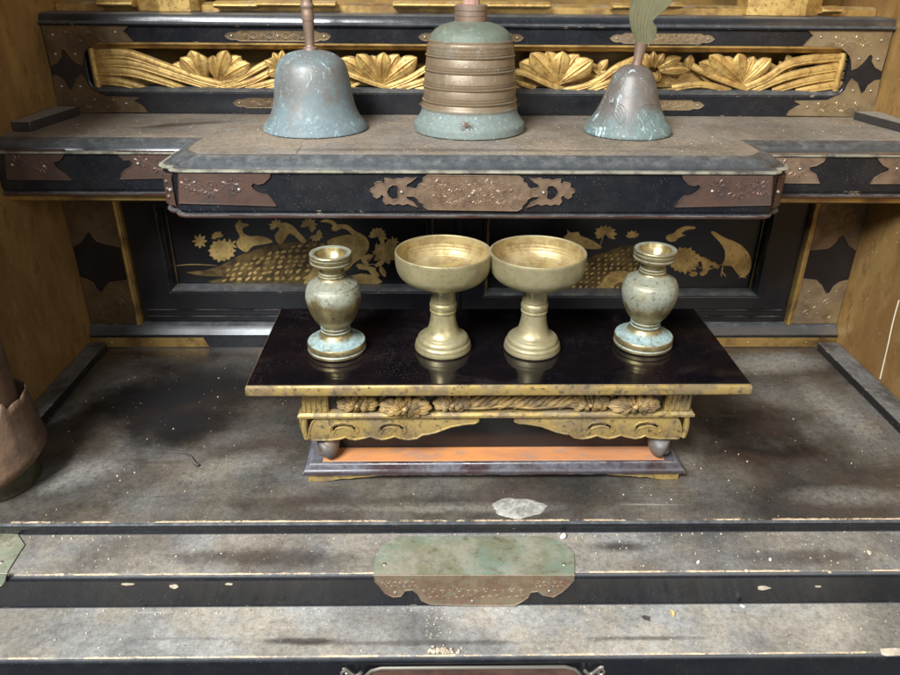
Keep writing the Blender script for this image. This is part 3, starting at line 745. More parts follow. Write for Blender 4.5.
# projecting front
YF = .645
z2o = [(102,149),(438,150),(431,170),(410,190),(390,195),(373,189),(364,200),(372,212),(388,224),(402,230),(424,232),(442,250),(458,272),(104,262)]
fitting('corner_fitting', z2o, 150, 130, 3.6, YF, M['copper'], shelf, orn=[(112,206,335,208,.018),(112,206,200,206,.012)], rivets=[(322,214)])
fitting('corner_fitting', z2o, 150, 130, 3.6, YF, M['copper'], shelf, mirror=XA+XB, orn=[(112,206,335,208,.018),(112,206,200,206,.012)], rivets=[(322,214)])
for mir in (None, XA+XB):
    b = MB(); pc = plan[2:8]
    if mir: pc = [(mir-p[0], p[1]) for p in pc][::-1]
    o1 = offs(pc, .0012); o0 = offs(pc, .0001); n = len(pc); za, zb2 = ZS-.0462, ZS-.0165
    vs = [(q[0],q[1],za) for q in o1]+[(q[0],q[1],zb2) for q in o1]+[(q[0],q[1],za) for q in o0]+[(q[0],q[1],zb2) for q in o0]
    fs = []
    for i in range(n-1): fs += [(i,i+1,n+i+1,n+i),(2*n+i,2*n+i+1,3*n+i+1,3*n+i),(i,i+1,2*n+i+1,2*n+i),(n+i,n+i+1,3*n+i+1,3*n+i)]
    b.add(vs, fs)
    for z in (za+.0015, zb2-.0015): tube(b, [(q[0],q[1],z) for q in o1], .0006, 6, up=(0,0,1))
    for k in range(3): dome(b, (o1[2][0], o1[2][1], za+.008+k*.007), .0022, .0012)
    f = b.build('corner_fitting', M['copper'], shelf)
    r = MB(); dome(r, ((o1[2][0]+o1[3][0])/2, (o1[2][1]+o1[3][1])/2-.0003, (za+zb2)/2), .0021, .002, 12); r.build('rivet', M['rivet'], f)
cp = [(265,58),(620,62),(637,72),(638,85),(652,92),(656,104),(668,112),(664,128),(668,145),(655,152),(650,164),(636,172),(632,188),(615,197),(265,192),(250,182),(246,168),(230,162),(226,150),(214,142),(218,128),(212,115),(226,106),(230,94),(246,86),(248,70)]
fitting('centre_fitting', cp, 360, 160, 3.913, YF, M['copper_bright'], shelf, th=.0016, orn=[(240,128,640,130,.026),(300,105,580,107,.012),(300,152,580,154,.012)], rivets=[(441,129)])
sw = [(217,112),(196,108),(180,106),(184,92),(200,84),(222,66),(200,72),(180,68),(166,74),(148,72),(130,77),(112,72),(96,70),(100,84),(92,92),(84,84),(70,84),(58,90),(60,104),(42,112),(40,122),(52,128),(52,140),(66,148),(78,142),(84,132),(96,142),(90,158),(100,172),(116,168),(134,174),(150,168),(168,174),(186,168),(205,176),(226,184),(208,164),(186,154),(178,140),(196,140),(217,142)]
hl = [(104,124),(112,106),(128,96),(146,98),(152,112),(148,125),(152,140),(146,152),(128,154),(112,142)]
fitting('centre_ornament', sw, 360, 160, 3.913, YF, M['copper_bright'], shelf, holes=[hl], th=.0012, rivets=[(163,125)])
cxm = at(360+441/3.913, 190, Y=YF).x*2
fitting('centre_ornament', sw, 360, 160, 3.913, YF, M['copper_bright'], shelf, holes=[hl], th=.0012, rivets=[(163,125)], mirror=cxm)
# recessed fronts
YR = .715
r1 = [(24,272),(292,266),(288,292),(270,316),(242,324),(252,345),(272,362),(300,378),(328,404),(34,400)]
r2 = [(528,274),(780,274),(780,394),(538,400),(550,375),(566,358),(590,346),(600,326),(588,314),(560,314),(540,298)]
fitting('recess_fitting', r1, 0, 90, 4.5, YR, M['copper'], shelf, orn=[(50,335,235,335,.018)], rivets=[(57,335),(202,343)])
fitting('recess_fitting', r2, 0, 90, 4.5, YR, M['copper'], shelf, orn=[(610,335,760,335,.018)], rivets=[(623,330)])
r3 = [(300,240),(572,240),(555,275),(520,295),(490,300),(490,318),(520,335),(537,373),(300,372)]
r4 = [(795,240),(1010,240),(1010,375),(765,375),(782,350),(812,332),(846,320),(848,305),(822,292),(802,270)]
fitting('recess_fitting', r3, 700, 100, 4.5, YR, M['copper_bright'], shelf, orn=[(330,306,480,308,.018)], rivets=[(448,309)])
fitting('recess_fitting', r4, 700, 100, 4.5, YR, M['copper_bright'], shelf, orn=[(860,308,990,308,.018)], rivets=[(884,308)])

# --- upper openwork panel
YU = .862
up = MB()
def rrect(x0, x1, z0, z1, r, n=6):
    out = []
    for cx, cz, a0 in ((x1-r,z0+r,-PI/2),(x1-r,z1-r,0),(x0+r,z1-r,PI/2),(x0+r,z0+r,PI)):
        for k in range(n+1):
            a = a0+PI/2*k/n; out.append((cx+r*math.cos(a), cz+r*math.sin(a)))
    return out
OX0, OX1 = XC-.4250, XC+.4250
hole = rrect(OX0, OX1, .2975, .3505, .014)[::-1]
extrude(up, [[(XL+.0005,.2747),(XR-.0005,.2747),(XR-.0005,.3665),(XL+.0005,.3665)], hole], XZ(YU), -.012, 0)
upo = up.build('openwork_frame', M['lacquer'], cab, bevel=.0008)
b = MB(); moldx(b, XL+.0005, XR-.0005, [(.862,.3666),(.8585,.3672),(.8575,.3690),(.8585,.3705),(.861,.3715),(.862,.3750),(.864,.3782),(.869,.3795),(.905,.3795),(.905,.3666)])
b.build('top_rail', M['lacquer'], upo, smooth=40)
b = MB(); moldx(b, OX0+.002, OX1-.002, [(.8615,.3503),(.8615,.3485),(.8635,.3470),(.866,.3468),(.868,.3440),(.872,.3425),(.876,.3425),(.876,.3503)])
b.build('gold_trim', M['gold_trim'], upo, smooth=40)
b = MB(); moldx(b, OX0+.004, OX1-.004, [(.8622,.2975),(.8622,.2985),(.866,.3010),(.871,.3028),(.876,.3028),(.876,.2975)])
b.build('lower_bead', M['lacquer'], upo, smooth=40)
for x in (OX0+.0055, OX1-.0055):
    b = MB(); tube(b, [(x,.869,.3025),(x,.869,.3435)], .0038, 12); b.build('gold_rod', M['gold'], upo)
q = [(250,152),(775,152),(738,185),(765,212),(800,248),(600,250),(560,258),(530,280),(508,305),(497,335),(495,390),(462,378),(432,350),(405,318),(392,300),(378,293),(365,308),(371,335),(350,372),(310,395)]
q2 = [(318,445),(350,452),(385,480),(408,520),(430,535),(442,505),(455,468),(490,443),(510,470),(530,515),(565,542),(600,558),(640,575),(840,582),(802,602),(835,620),(865,640),(885,668),(352,672)]
for mir in (None, 2*XC):
    mt = M['copper_post'] if mir is None else M['brass_fit']
    fitting('corner_fitting', q, 0, 0, 5.97, YU, mt, upo, mirror=mir, rivets=[(315,207),(690,192),(450,322),(333,322)], orn=[(380,215,640,215,.012)], rim=.0004)
    fitting('corner_fitting', q2, 0, 0, 5.97, YU, mt, upo, mirror=mir, rivets=[(370,515),(480,515),(757,617)], orn=[(440,610,730,622,.012)], rim=.0004)
def railfit(pxa, pxb, zc, mt, mir=None):
    xa, xb = at(pxa, 35, Y=YU).x, at(pxb, 35, Y=YU).x
    if mir: xa, xb = mir-xb, mir-xa
    h = .0052
    def end(x, s): return [(x+s*.016, zc-s*h), (x+s*.012, zc-s*.0035),(x+s*.008, zc-s*.0040),(x+s*.0035,zc-s*.0028),(x, zc),(x+s*.0035,zc+s*.0028),(x+s*.008,zc+s*.0040),(x+s*.012,zc+s*.0035),(x+s*.016,zc+s*h)]
    P = end(xa, 1)[::-1]; P = [(p[0], p[1]) for p in P]
    Q = end(xb, -1)[::-1]
    loop = P + Q
    b = MB(); pl = XZ(YU); extrude(b, [loop], pl, -.0004, .001)
    tube(b, [pl(p[0],p[1],.001) for p in loop], .0004, 5, closed=True)
    arabesque(b, xa+.018, xb-.018, zc, .009, pl, .0011, .0005)
    f = b.build('rail_fitting', mt, upo)
    for x in (xa+.0075, (xa+xb)/2, xb-.0075):
        r = MB(); dome(r, (x, YU-.0009, zc), .0016, .0012, 10); r.build('rivet', M['rivet'], f)
for zc in (.3575, .2870):
    railfit(610, 715, zc, M['brass_fit']); railfit(610, 715, zc, M['copper_post'], 2*XC)
    railfit(418, 524, zc, M['copper_post'])

# carving
YG = .874
cv = MB()
def strand(P, w0, w1, y=YG, proud=0.004):
    Q = curve(P, 5); n = len(Q); pts = []
    for i, (u, v) in enumerate(Q):
        p = at(u, v, Y=y); p.y = y - proud*math.sin(PI*i/(n-1)); pts.append(p)
    rr = [(w0+(w1-w0)*i/(n-1)) for i in range(n)]
    tube(cv, pts, rr, 10, flat=.65)
    for o in (-.55, .55):          # carved ridges on the strand
        tube(cv, [Vector((p.x, p.y-r*.48, p.z+o*r)) for p, r in zip(pts, rr)], [r*.2 for r in rr], 5)
def lf(bs, tp, w, y=YG, **k):
    p, q = at(*bs, Y=y), at(*tp, Y=y); leaf(cv, (p.x,p.z), (q.x,q.z), w, y, **k)
for P, a, c in (([(96,55),(128,54),(165,66),(205,80),(238,88)],.0046,.0030), ([(96,63),(135,64),(175,76),(215,89)],.0038,.0026),
                ([(96,71),(130,72),(160,80),(188,90)],.0040,.0026), ([(96,80),(122,82),(150,90)],.0042,.0026),
                ([(205,88),(238,79),(262,66),(285,55)],.0028,.0028), ([(215,90),(250,82),(275,70),(300,62)],.0028,.0026), ([(235,90),(265,84),(300,74),(330,68)],.0028,.0024),
                ([(255,91),(290,84),(325,80)],.0024,.0022),
                ([(318,64),(345,72),(368,81),(392,89)],.0026,.0020), ([(385,88),(408,79),(430,66),(450,56)],.0026,.0028), ([(395,90),(420,82),(450,72),(470,66)],.0030,.0028), ([(410,91),(440,86),(480,78)],.0026,.0026),
                ([(470,90),(500,76),(520,72),(548,84),(565,90)],.0028,.0024), ([(512,80),(535,88)],.002,.002),
                ([(575,90),(598,80),(618,66),(640,58)],.0026,.0032), ([(585,91),(615,80),(645,70)],.0030,.0030), ([(600,91),(635,84),(660,78)],.0030,.0026),
                ([(560,91),(590,84),(612,72)],.0024,.0022),
                ([(692,66),(712,76),(738,86),(752,90)],.0026,.0022), ([(738,90),(765,78),(792,62),(850,56)],.0028,.0044), ([(752,91),(790,75),(850,65)],.0028,.0040),
                ([(772,91),(808,80),(850,74)],.0026,.0040), ([(795,91),(825,86),(850,83)],.0026,.0040), ([(672,88),(700,84),(730,91)],.0030,.0026)):
    strand(P, a*1.5, c*1.35)
for bs, tps, w in (((205,82),((174,64),(182,57),(192,50),(200,53)),.0068), ((218,82),((214,55),(228,50),(242,56),(251,63)),.0066),
                   ((382,84),((341,58),(357,54),(371,55),(384,52),(399,54),(417,57)),.0070),
                   ((558,84),((519,62),(530,53),(546,51),(562,51),(578,54),(592,60)),.0078),
                   ((742,84),((698,62),(708,55),(720,57),(737,53),(752,56),(769,58)),.0064),
                   ((478,84),((450,58),(465,53),(482,52),(497,56)),.0070)):
    for i, tp in enumerate(tps): lf(bs, tp, w*1.5, y=YG+.001-(i%2)*.0022, lean=.005, bulge=.0042, blunt=True, n=14, crease=.5)
for c in ((282,66),(652,67)):
    for tp, w in (((c[0]-17,c[1]-6),.0052),((c[0]-8,c[1]-14),.0052),((c[0]+1,c[1]-16),.0052),((c[0]+11,c[1]-14),.0052),((c[0]+28,c[1]-10),.0066),((c[0]+36,c[1]+2),.0062),((c[0]+2,c[1]+14),.0064),((c[0]-14,c[1]+8),.0060)):
        p0 = (c[0]*.8+tp[0]*.2, c[1]*.8+tp[1]*.2+3); lf(p0, tp, w, y=YG-.004, lean=.004, bulge=.005)
random.seed(33)
for i in range(58):
    u = 108+i*13+random.uniform(-6,6); v = random.uniform(70,86); a = random.uniform(-2.6,-.5); L = random.uniform(14,22)
    lf((u,v), (u+L*math.cos(a), max(54, v+L*math.sin(a))), random.uniform(.0045,.0065), y=YG+.007, lean=.003, bulge=.003)
for i in range(16):
    u = 110+i*48+random.uniform(-8,8); q0 = [(u,90),(u+14,82),(u+26,70+random.uniform(-6,6)),(u+34,60)] if i % 2 else [(u+34,90),(u+22,80),(u+10,70),(u,62)]
    strand(q0, .0022, .0016, y=YG+.006, proud=.002)
bz = [(OX0+.008,.3030)] + [(OX0+.008+(OX1-OX0-.016)*k/80, .3215+.0070*math.sin(k*.62)+.0035*math.sin(k*1.9+1)) for k in range(81)] + [(OX1-.008,.3030)]
bb = MB(); extrude(bb, [bz], XZ(YG+.012), 0, .003); bb.build('relief_ground', M['gold'], upo, smooth=50, bevel=.0008)
for a0_, a1_ in ((300,350),(420,520),(600,700)):
    strand([(a0_,84),((a0_+a1_)/2,91),(a1_,86)], .0026, .0026, y=YG+.003)
cv.build('carved_foliage', M['gold'], upo, smooth=50)
b = MB(); box(b, XL+.001, XR-.001, .905, .915, .28, .378); b.build('back_board', M['shade_gold'], upo)

# --- upper tier just above the panel
tier = MB(); moldx(tier, XL+.001, XR-.001, [(.9055,.3790),(.9055,.386),(.912,.3885),(.93,.3885),(.93,.3790)]); tier.build('upper_tier_base', M['gold_trim'], cab)
b = MB(); box(b, XL+.001, XR-.001, .99, 1.0, .37, .62); b.build('back_board', M['shade_gold'], cab)
b = MB(); box(b, XL+.001, XR-.001, .9305, .99, .376, .383); b.build('upper_tier_floor', M['gold_trim'], cab)
def block(px0, px1, mt=None):
    xa, xb = at(px0, 12, Y=.90).x, at(px1, 12, Y=.90).x; c = (xa+xb)/2; r = (xb-xa)/2
    b = MB(); pts = [(c-r,.905+.012),(c-r*.99,.903),(c-r*.12 if c<0 else c+r*.12,.888),(c+r*.80,.889),(c+r,.899),(c+r,.93),(c-r,.93)]
    if c > 0: pts = [(2*c-p[0], p[1]) for p in [(c-r,.93),(c-r,.899),(c-r*.80,.889),(c+r*.12,.888),(c+r*.99,.903),(c+r,.93)]]; pts = [(c-r,.93),(c-r,.897),(c-r*.2,.888),(c+r*.45,.888),(c+r,.903),(c+r,.93)]
    extrude(b, [pts], lambda u,v,d: (u,v,d), .3797, .47); b.build('tier_column', M['gold'], cab, smooth=20, bevel=.0008)
block(135, 200); block(745, 822)
for pa, pb, z, h in ((98,134,.3855,.006),(214,258,.3850,.005),(255,336,.3865,.004),(393,550,.3868,.0045),(612,640,.3865,.0045),(636,682,.3880,.004),(822,842,.3840,.005)):
    xa, xb = at(pa, 5, Y=.893).x, at(pb, 5, Y=.893).x
    b = MB(); moldx(b, xa, xb, [(.896,z-.002),(.890,z-.001),(.887,z+.001),(.888,z+h*.6),(.893,z+h),(.9052,z+h+.001),(.9052,z-.002)]); b.build('tier_molding', M['gold'], cab, bevel=.0006)

# --- front pillar on the left with its torn metal sleeve
PX, PY = -.4050, .5470
b = MB(); lathe(b, [(0,.012),(.0345,.012),(.0345,.62),(0,.62)], (PX,PY,0), 40)
pil = b.build('front_pillar', M['sleeve'], cab)
b = MB(); lathe(b, [(0,.0003),(.0350,.0003),(.0362,.002),(.0358,.007),(.0364,.009),(.0364,.022),(.0358,.024),(.0358,.040),(0,.041)], (PX,PY,0), 56); b.build('pillar_foot', M['pbase'], pil)
b = MB(); n = 96; vs = []; fs = []; random.seed(5)
tops = [.078+.0025*math.sin(i*.21)+.0008*math.sin(i*.83)+random.uniform(-.0006,.0006) for i in range(n)]
for k in range(n):
    a = 2*PI*k/n
    if k in (84, 88, 89): tops[k] += .008
for lvl in range(9):
    for k in range(n):
        a = 2*PI*k/n; f = lvl/8; zb3 = .036+.016*math.sin(a)*(1.0 if math.sin(a) < 0 else .4); z = zb3+(tops[k]+.010-zb3)*f
        r = .0475-.0055*f + (.0010 if lvl == 0 else 0)
        vs.append((PX+r*math.cos(a), PY+r*math.sin(a), z))
for lvl in range(8):
    for k in range(n): fs.append((lvl*n+k, lvl*n+(k+1)%n, (lvl+1)*n+(k+1)%n, (lvl+1)*n+k))
b.add(vs, fs)
sl = b.build('pillar_sleeve', M['sleeve'], pil); md = sl.modifiers.new('thick', 'SOLIDIFY'); md.thickness = .0009
random.seed(21)

# --- step fittings
def stepfit(outT, outF, x0, y0, s, mt_top, mt_face, name, orn=(), rivT=(), rivF=()):
    zt, yf = Z1, Y1
    P = [at(x0+u/s, y0+v/s, Z=zt) for u, v in outT]
    b = MB(); extrude(b, [[(p.x, p.y) for p in P]], lambda u,v,d: (u, v, zt+d), .0002, .0014)
    o = b.build(name, mt_top, cab, bevel=.0004)
    Q = trace(outF, x0, y0, s, yf-.0006)
    b = MB(); pl = XZ(yf-.0004); extrude(b, [Q], pl, 0, .0013)
    tube(b, [pl(p[0],p[1],.0012) for p in Q], .0006, 6, closed=True)
    for a, c, e, c2, h in orn:
        p, q = trace([(a,c),(e,c2)], x0, y0, s, yf-.0006); arabesque(b, p[0], q[0], (p[1]+q[1])/2, h, pl, .0014, .0005)
    f = b.build('fitting_face', mt_face, o)
    for u, v in rivT:
        p = at(x0+u/s, y0+v/s, Z=zt); r = MB(); dome(r, (p.x,p.y,zt+.0012), .0020, .0010, 12, '+z'); r.build('rivet', M['rivet'], o)
    for u, v in rivF:
        p = at(x0+u/s, y0+v/s, Y=yf); r = MB(); dome(r, (p.x,yf-.0016,p.z), .0016, .0012, 12); r.build('rivet', M['rivet'], o)
topo = [(206,243),(208,212),(214,186),(226,166),(250,146),(276,134),(690,134),(722,144),(750,158),(770,180),(772,200),(772,243)]
faco = [(206,238),(212,255),(226,270),(240,288),(262,298),(284,296),(296,280),(316,278),(332,290),(342,308),(366,318),(480,322),(602,322),(622,312),(640,300),(648,285),(668,282),(682,292),(712,298),(736,284),(752,270),(768,252),(773,238)]
stepfit(topo, faco, 300, 490, 2.8125, M['patina'], M['patina_face'], 'centre_step_fitting', orn=[(345,288,640,288,.012),(230,262,330,262,.008),(650,262,745,262,.008)], rivT=[(238,212),(742,212)], rivF=[(268,284),(700,280),(484,308)])
lt = [(-200,98),(55,105),(76,138),(60,160),(22,222),(-200,222)]; lf2 = [(-200,218),(24,218),(16,240),(6,254),(-200,258)]
stepfit(lt, lf2, 0, 500, 3.0, M['patina'], M['patina'], 'end_step_fitting', rivT=[(5,190)])
# bottom fitting on the lowest face
pb0, pb1 = at(366, 668, Y=Y2).x, at(580, 668, Y=Y2).x
ztop = Z2-.0085
P = [(pb0-.002,ztop-.030),(pb0-.001,ztop-.010),(pb0+.004,ztop-.004),(pb0+.012,ztop-.0012),(pb1-.012,ztop-.0012),(pb1-.004,ztop-.004),(pb1+.001,ztop-.010),(pb1+.002,ztop-.030)]
b = MB(); pl = XZ(Y2+.0012); extrude(b, [P], pl, 0, .0016)
bf = b.build('lower_step_fitting', surf('rust_brown_copper', (.16,.075,.05), .45, .5, c2=(.10,.05,.04), s2=50, alld=.15, dust=.4, bs=.3), cab)
b = MB(); tube(b, [pl(p[0],p[1],.0016) for p in P], .0014, 8)
for s2, px_ in ((-1, pb0-.004), (1, pb1+.004)):
    tube(b, [pl(px_+s2*.014*(k/10), ztop-.004-.004*math.sin(PI*k/10*1.6)-.002, .0014) for k in range(11)], .0014, 8)
    spiral(b, (px_+s2*.012, ztop-.008), .004, PI/2, 1, pl, .0014, .0012, -s2)
b.build('fitting_rim', M['rivet'], bf)

# ------------------------------------------------------------------ offering table
TX, TY, TH = .0520, .6025, .115
tab = thing('offering_table', 'low black lacquered offering table with worn gold edge and carved apron', 'table', (TX,TY,0), .004)
HW, HD = .2130, .0770
b = MB()
pl4 = [(-HW,-HD),(HW,-HD),(HW,HD),(-HW,HD)]
def ringed(mb, rings):
    m = 4; vs = []; fs = []
    for hw, hd, z in rings: vs += [(-hw,-hd,z),(hw,-hd,z),(hw,hd,z),(-hw,hd,z)]
    for j in range(len(rings)-1):
        for i in range(4): fs.append((j*4+i, j*4+(i+1)%4, (j+1)*4+(i+1)%4, (j+1)*4+i))
    fs.append((3,2,1,0)); k = (len(rings)-1)*4; fs.append((k,k+1,k+2,k+3)); mb.add(vs, fs)
ringed(b, [(HW-.002,HD-.002,TH-.003),(HW-.0015,HD-.0015,TH-.0004),(HW-.0022,HD-.0022,TH)])
b.build('tabletop', M['tabletop'], tab, smooth=20)
b = MB(); ringed(b, [(HW-.004,HD-.004,TH-.0118),(HW-.0012,HD-.0012,TH-.0114),(HW,HD,TH-.0095),(HW,HD,TH-.0030),(HW-.0012,HD-.0012,TH-.0010),(HW-.0016,HD-.0016,TH-.0009)])
b.build('gold_edge', M['table_gold'], tab, smooth=60)
def lp(pts, x0, y0, s, Y): return trace(pts, x0, y0, s, Y, TX, 0)
FY = .5450       # front plane of frieze
fy = FY-TY
zf0, zf1 = .0756, TH-.0117
# frieze core and corner blocks
BX = .1725
b = MB(); box(b, -BX+.02, BX-.02, fy+.006, fy+.010, zf0, zf1); box(b, -BX+.02, BX-.02, -fy-.010, -fy-.004, zf0, zf1)
box(b, -BX+.004, -BX+.010, fy+.02, -fy-.02, zf0, zf1); box(b, BX-.010, BX-.004, fy+.02, -fy-.02, zf0, zf1)
b.build('frieze', M['dark'], tab)
for sx in (-1, 1):
    for sy in (-1, 1):
        b = MB(); x0 = sx*(BX-.0125); y0 = sy*(-fy-.0115)
        box(b, x0-.0115, x0+.0115, y0-.0115, y0+.0115, zf0, zf1)
        for k in range(5): box(b, x0-.0105+k*.0046, x0-.0080+k*.0046, y0-.0128, y0+.0128, zf0+.001, zf1-.001)
        b.build('corner_block', M['table_gold'], tab, bevel=.0005)
b = MB(); ringed(b, [(BX+.001,-fy+.001,.0704),(BX+.0030,-fy+.0030,.0712),(BX+.0032,-fy+.0032,.0738),(BX+.001,-fy+.001,.0757)]); b.build('bead_rail', M['table_gold'], tab, bevel=.0003)
# flowers
zc = .0850
fx = lambda px: at(px, 405, Y=FY-.003).x - TX
for px_, rx, rz in ((357,.0190,.0085),(405,.0235,.0105),(452,.0175,.0085),(590,.0195,.0085),(634,.0235,.0095)):
    b = MB(); blossom(b, (fx(px_), zc-(.0015 if px_ == 405 else 0)), rx, rz, fy-.001-(.0035 if px_ in (405,634) else 0), n=13 if rx > .02 else 11, h=.004, core=.22, a0=px_)
    b.build('carved_flower', M['carve_gold'], tab, smooth=60)
b = MB()
for i in range(14):
    x = fx(466)+(fx(572)-fx(466))*(i+.5)/14
    leaf(b, (x-.008, zc-.0055), (x+.009, zc+.0065), .0032, fy+.001-(i%2)*.001, bulge=.003, n=6)
for i in range(16):
    x = -BX+.026+(2*BX-.052)*(i+.5)/16
    leaf(b, (x, zc-.006), (x+random.uniform(-.008,.008), zc+.007), .0045, fy+.003, bulge=.002, n=6)
tube(b, [(fx(462)+(fx(575)-fx(462))*k/12, fy-.0005, zc-.004-.0012*math.sin(k)) for k in range(13)], .0016, 7)
b.build('carved_leaves', M['carve_gold'], tab, smooth=60)
# little carved wings under the overhang at both ends
for sx in (-1, 1):
    b = MB()
    for k in range(5):
        leaf(b, (sx*(BX+.004), TH-.0125-.001*k), (sx*(BX+.030-.004*k), TH-.0145-.0016*k), .004, fy+.050-.002*k, bulge=.004, n=6)
    pts = [(sx*(BX+.001),TH-.0123),(sx*(BX+.033),TH-.0123),(sx*(BX+.029),TH-.0165),(sx*(BX+.018),TH-.0200),(sx*(BX+.001),TH-.0225)]
    extrude(b, [pts], lambda u,v,d: (u, fy+.053-d, v), -.04, 0)
    b.build('side_bracket', M['carve_gold'], tab, smooth=50)
# apron boards with cloud slots
ap = [(316,418.6),(478.9,418.4),(478.3,421.6),(474,423.4),(466.7,423.8),(451,426.4),(443,429.2),(435.5,432.2),(428,434),(422,434.8),(417,438.6),(408,440.2),(400,438.6),(394.3,436.4),(388,438.8),(382,440),(376,438.7),(370,436.2),(365,438),(355,440.2),(349,439),(345.4,437),(340.5,439),(330.7,440.5),(311,440.8),(308.6,436),(309.6,429),(312,422)]
h1 = [(256,305),(262,290),(285,281),(330,277),(380,282),(402,293),(405,304),(392,312),(378,299),(330,291),(290,295),(272,312)]
yA = .5450
AP = lp([(u,v) for u, v in ap], 0, 0, 1, yA)
H1 = lp([(u, 296+(v-296)*1.35) for u, v in h1], 290, 380, 6.136, yA); dx = lp([(305,0)], 290, 380, 6.136, yA)[0][0]-lp([(0,0)], 290, 380, 6.136, yA)[0][0]; H2 = [(p[0]+dx*1.0, p[1]) for p in H1]
yl = yA-TY
def apron(sg, sy):
    b = MB()
    f = lambda u, v, d: (u, (yl - d + .0030*(((.0704-v)/.024)-.5)**2*2)*sy, v)
    loops = [AP, H1, H2]
    if sg < 0: loops = [[(-p[0]-.0, p[1]) for p in L][::-1] for L in loops]
    extrude(b, loops, f, -.004, 0)
    tube(b, [f(p[0], p[1], .0002) for p in loops[0]], .0009, 6, closed=True)
    for L in loops[1:]:
        c = (sum(p[0] for p in L)/len(L), sum(p[1] for p in L)/len(L))
        E = [(c[0]+(p[0]-c[0])*1.18, c[1]+(p[1]-c[1])*1.45) for p in L]
        tube(b, [f(p[0], p[1], .0003) for p in E], .0008, 6, closed=True)
    s0 = -1 if sg > 0 else 1
    for k in range(4):       # curled ribs of the corner
        x = s0*(.1700+.0012*k); tube(b, [(x+s0*.0015*math.sin(PI*z), (yl+.0035*k+ .0015)*sy, .0700-.0225*z) for z in [i/8 for i in range(9)]], .0026, 8)
    b.build('apron', M['table_gold'], tab, smooth=40)
for sy in (1, -1):
    for sg in (1, -1): apron(sg, sy)
for sx in (-1, 1):
    b = MB(); y0, y1 = yl+.012, -yl-.012
    pts = [(y0,.0702),(y1,.0702),(y1,.049),(y1-.012,.047),(y1-.022,.050),(y1-.034,.056),((y0+y1)/2,.062),(y0+.034,.056),(y0+.022,.050),(y0+.012,.047),(y0,.049)]
    extrude(b, [pts], lambda u,v,d: (sx*(.170-d), u, v), 0, .004); b.build('side_apron', M['table_gold'], tab, bevel=.0004)
# dark box behind aprons so the opening reads as a recess
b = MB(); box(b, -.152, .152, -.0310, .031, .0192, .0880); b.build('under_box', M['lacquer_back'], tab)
# base slab with bevelled rim
SW, SD = .1765, .0610
b = MB(); ringed(b, [(SW-.006,SD-.006,.0085),(SW-.0005,SD-.0005,.0090),(SW,SD,.0105),(SW-.0012,SD-.0012,.0130),(SW-.0035,SD-.0035,.0150),(SW-.0060,SD-.0060,.0165),(SW-.0068,SD-.0068,.0182),(SW-.0085,SD-.0085,.0185)])
b.build('base_slab', M['slab_lac'], tab, smooth=50)
b = MB(); box(b, -SW+.0180, SW-.0180, -SD+.0092, SD-.0092, .0180, .0190); b.build('bare_wood_top', M['slab_bare'], tab, bevel=.0004)
for sx in (-1, 1):
    for sy in (-1, 1):
        b = MB(); P = [(.172,.0003),(.172,.0088),(.095,.0088),(.105,.0066),(.118,.0050),(.128,.0044),(.134,.0030),(.142,.0032),(.150,.0012),(.158,.0003)]
        extrude(b, [[(sx*p[0],p[1]) for p in P]], lambda u,v,d: (u, sy*(SD-.003-d), v), 0, .010); b.build('slab_foot', M['table_gold'], tab, bevel=.0004)
        b = MB()     # cabriole leg: out, down and curled at the toe
        X0 = sx*.150; Y0 = sy*.0440
        pts = curve([(X0-sx*.006,Y0-sy*.004,.070),(X0-sx*.004,Y0-sy*.003,.060),(X0-sx*.003,Y0-sy*.003,.050),(X0-sx*.0005,Y0-sy*.003,.042),(X0+sx*.003,Y0+sy*.001,.033),(X0+sx*.006,Y0+sy*.0040,.0295),(X0+sx*.0085,Y0+sy*.0055,.0280)], 5)
        n = len(pts); rr = [.0085-.0020*min(1,i/(n*.45))+(.0042*math.sin(PI*min(1,max(0,(i/(n-1)-.45)/.62)))) for i in range(n)]; rr[-1] = .0065; pts.append(tuple(Vector(pts[-1])+Vector((sx*.0025,sy*.0025,-.0012)))); rr.append(.0015)
        tube(b, pts, rr, 14, up=(sx,-sy*1.0,0))
        b.build('leg', M['leg'], tab, smooth=60)

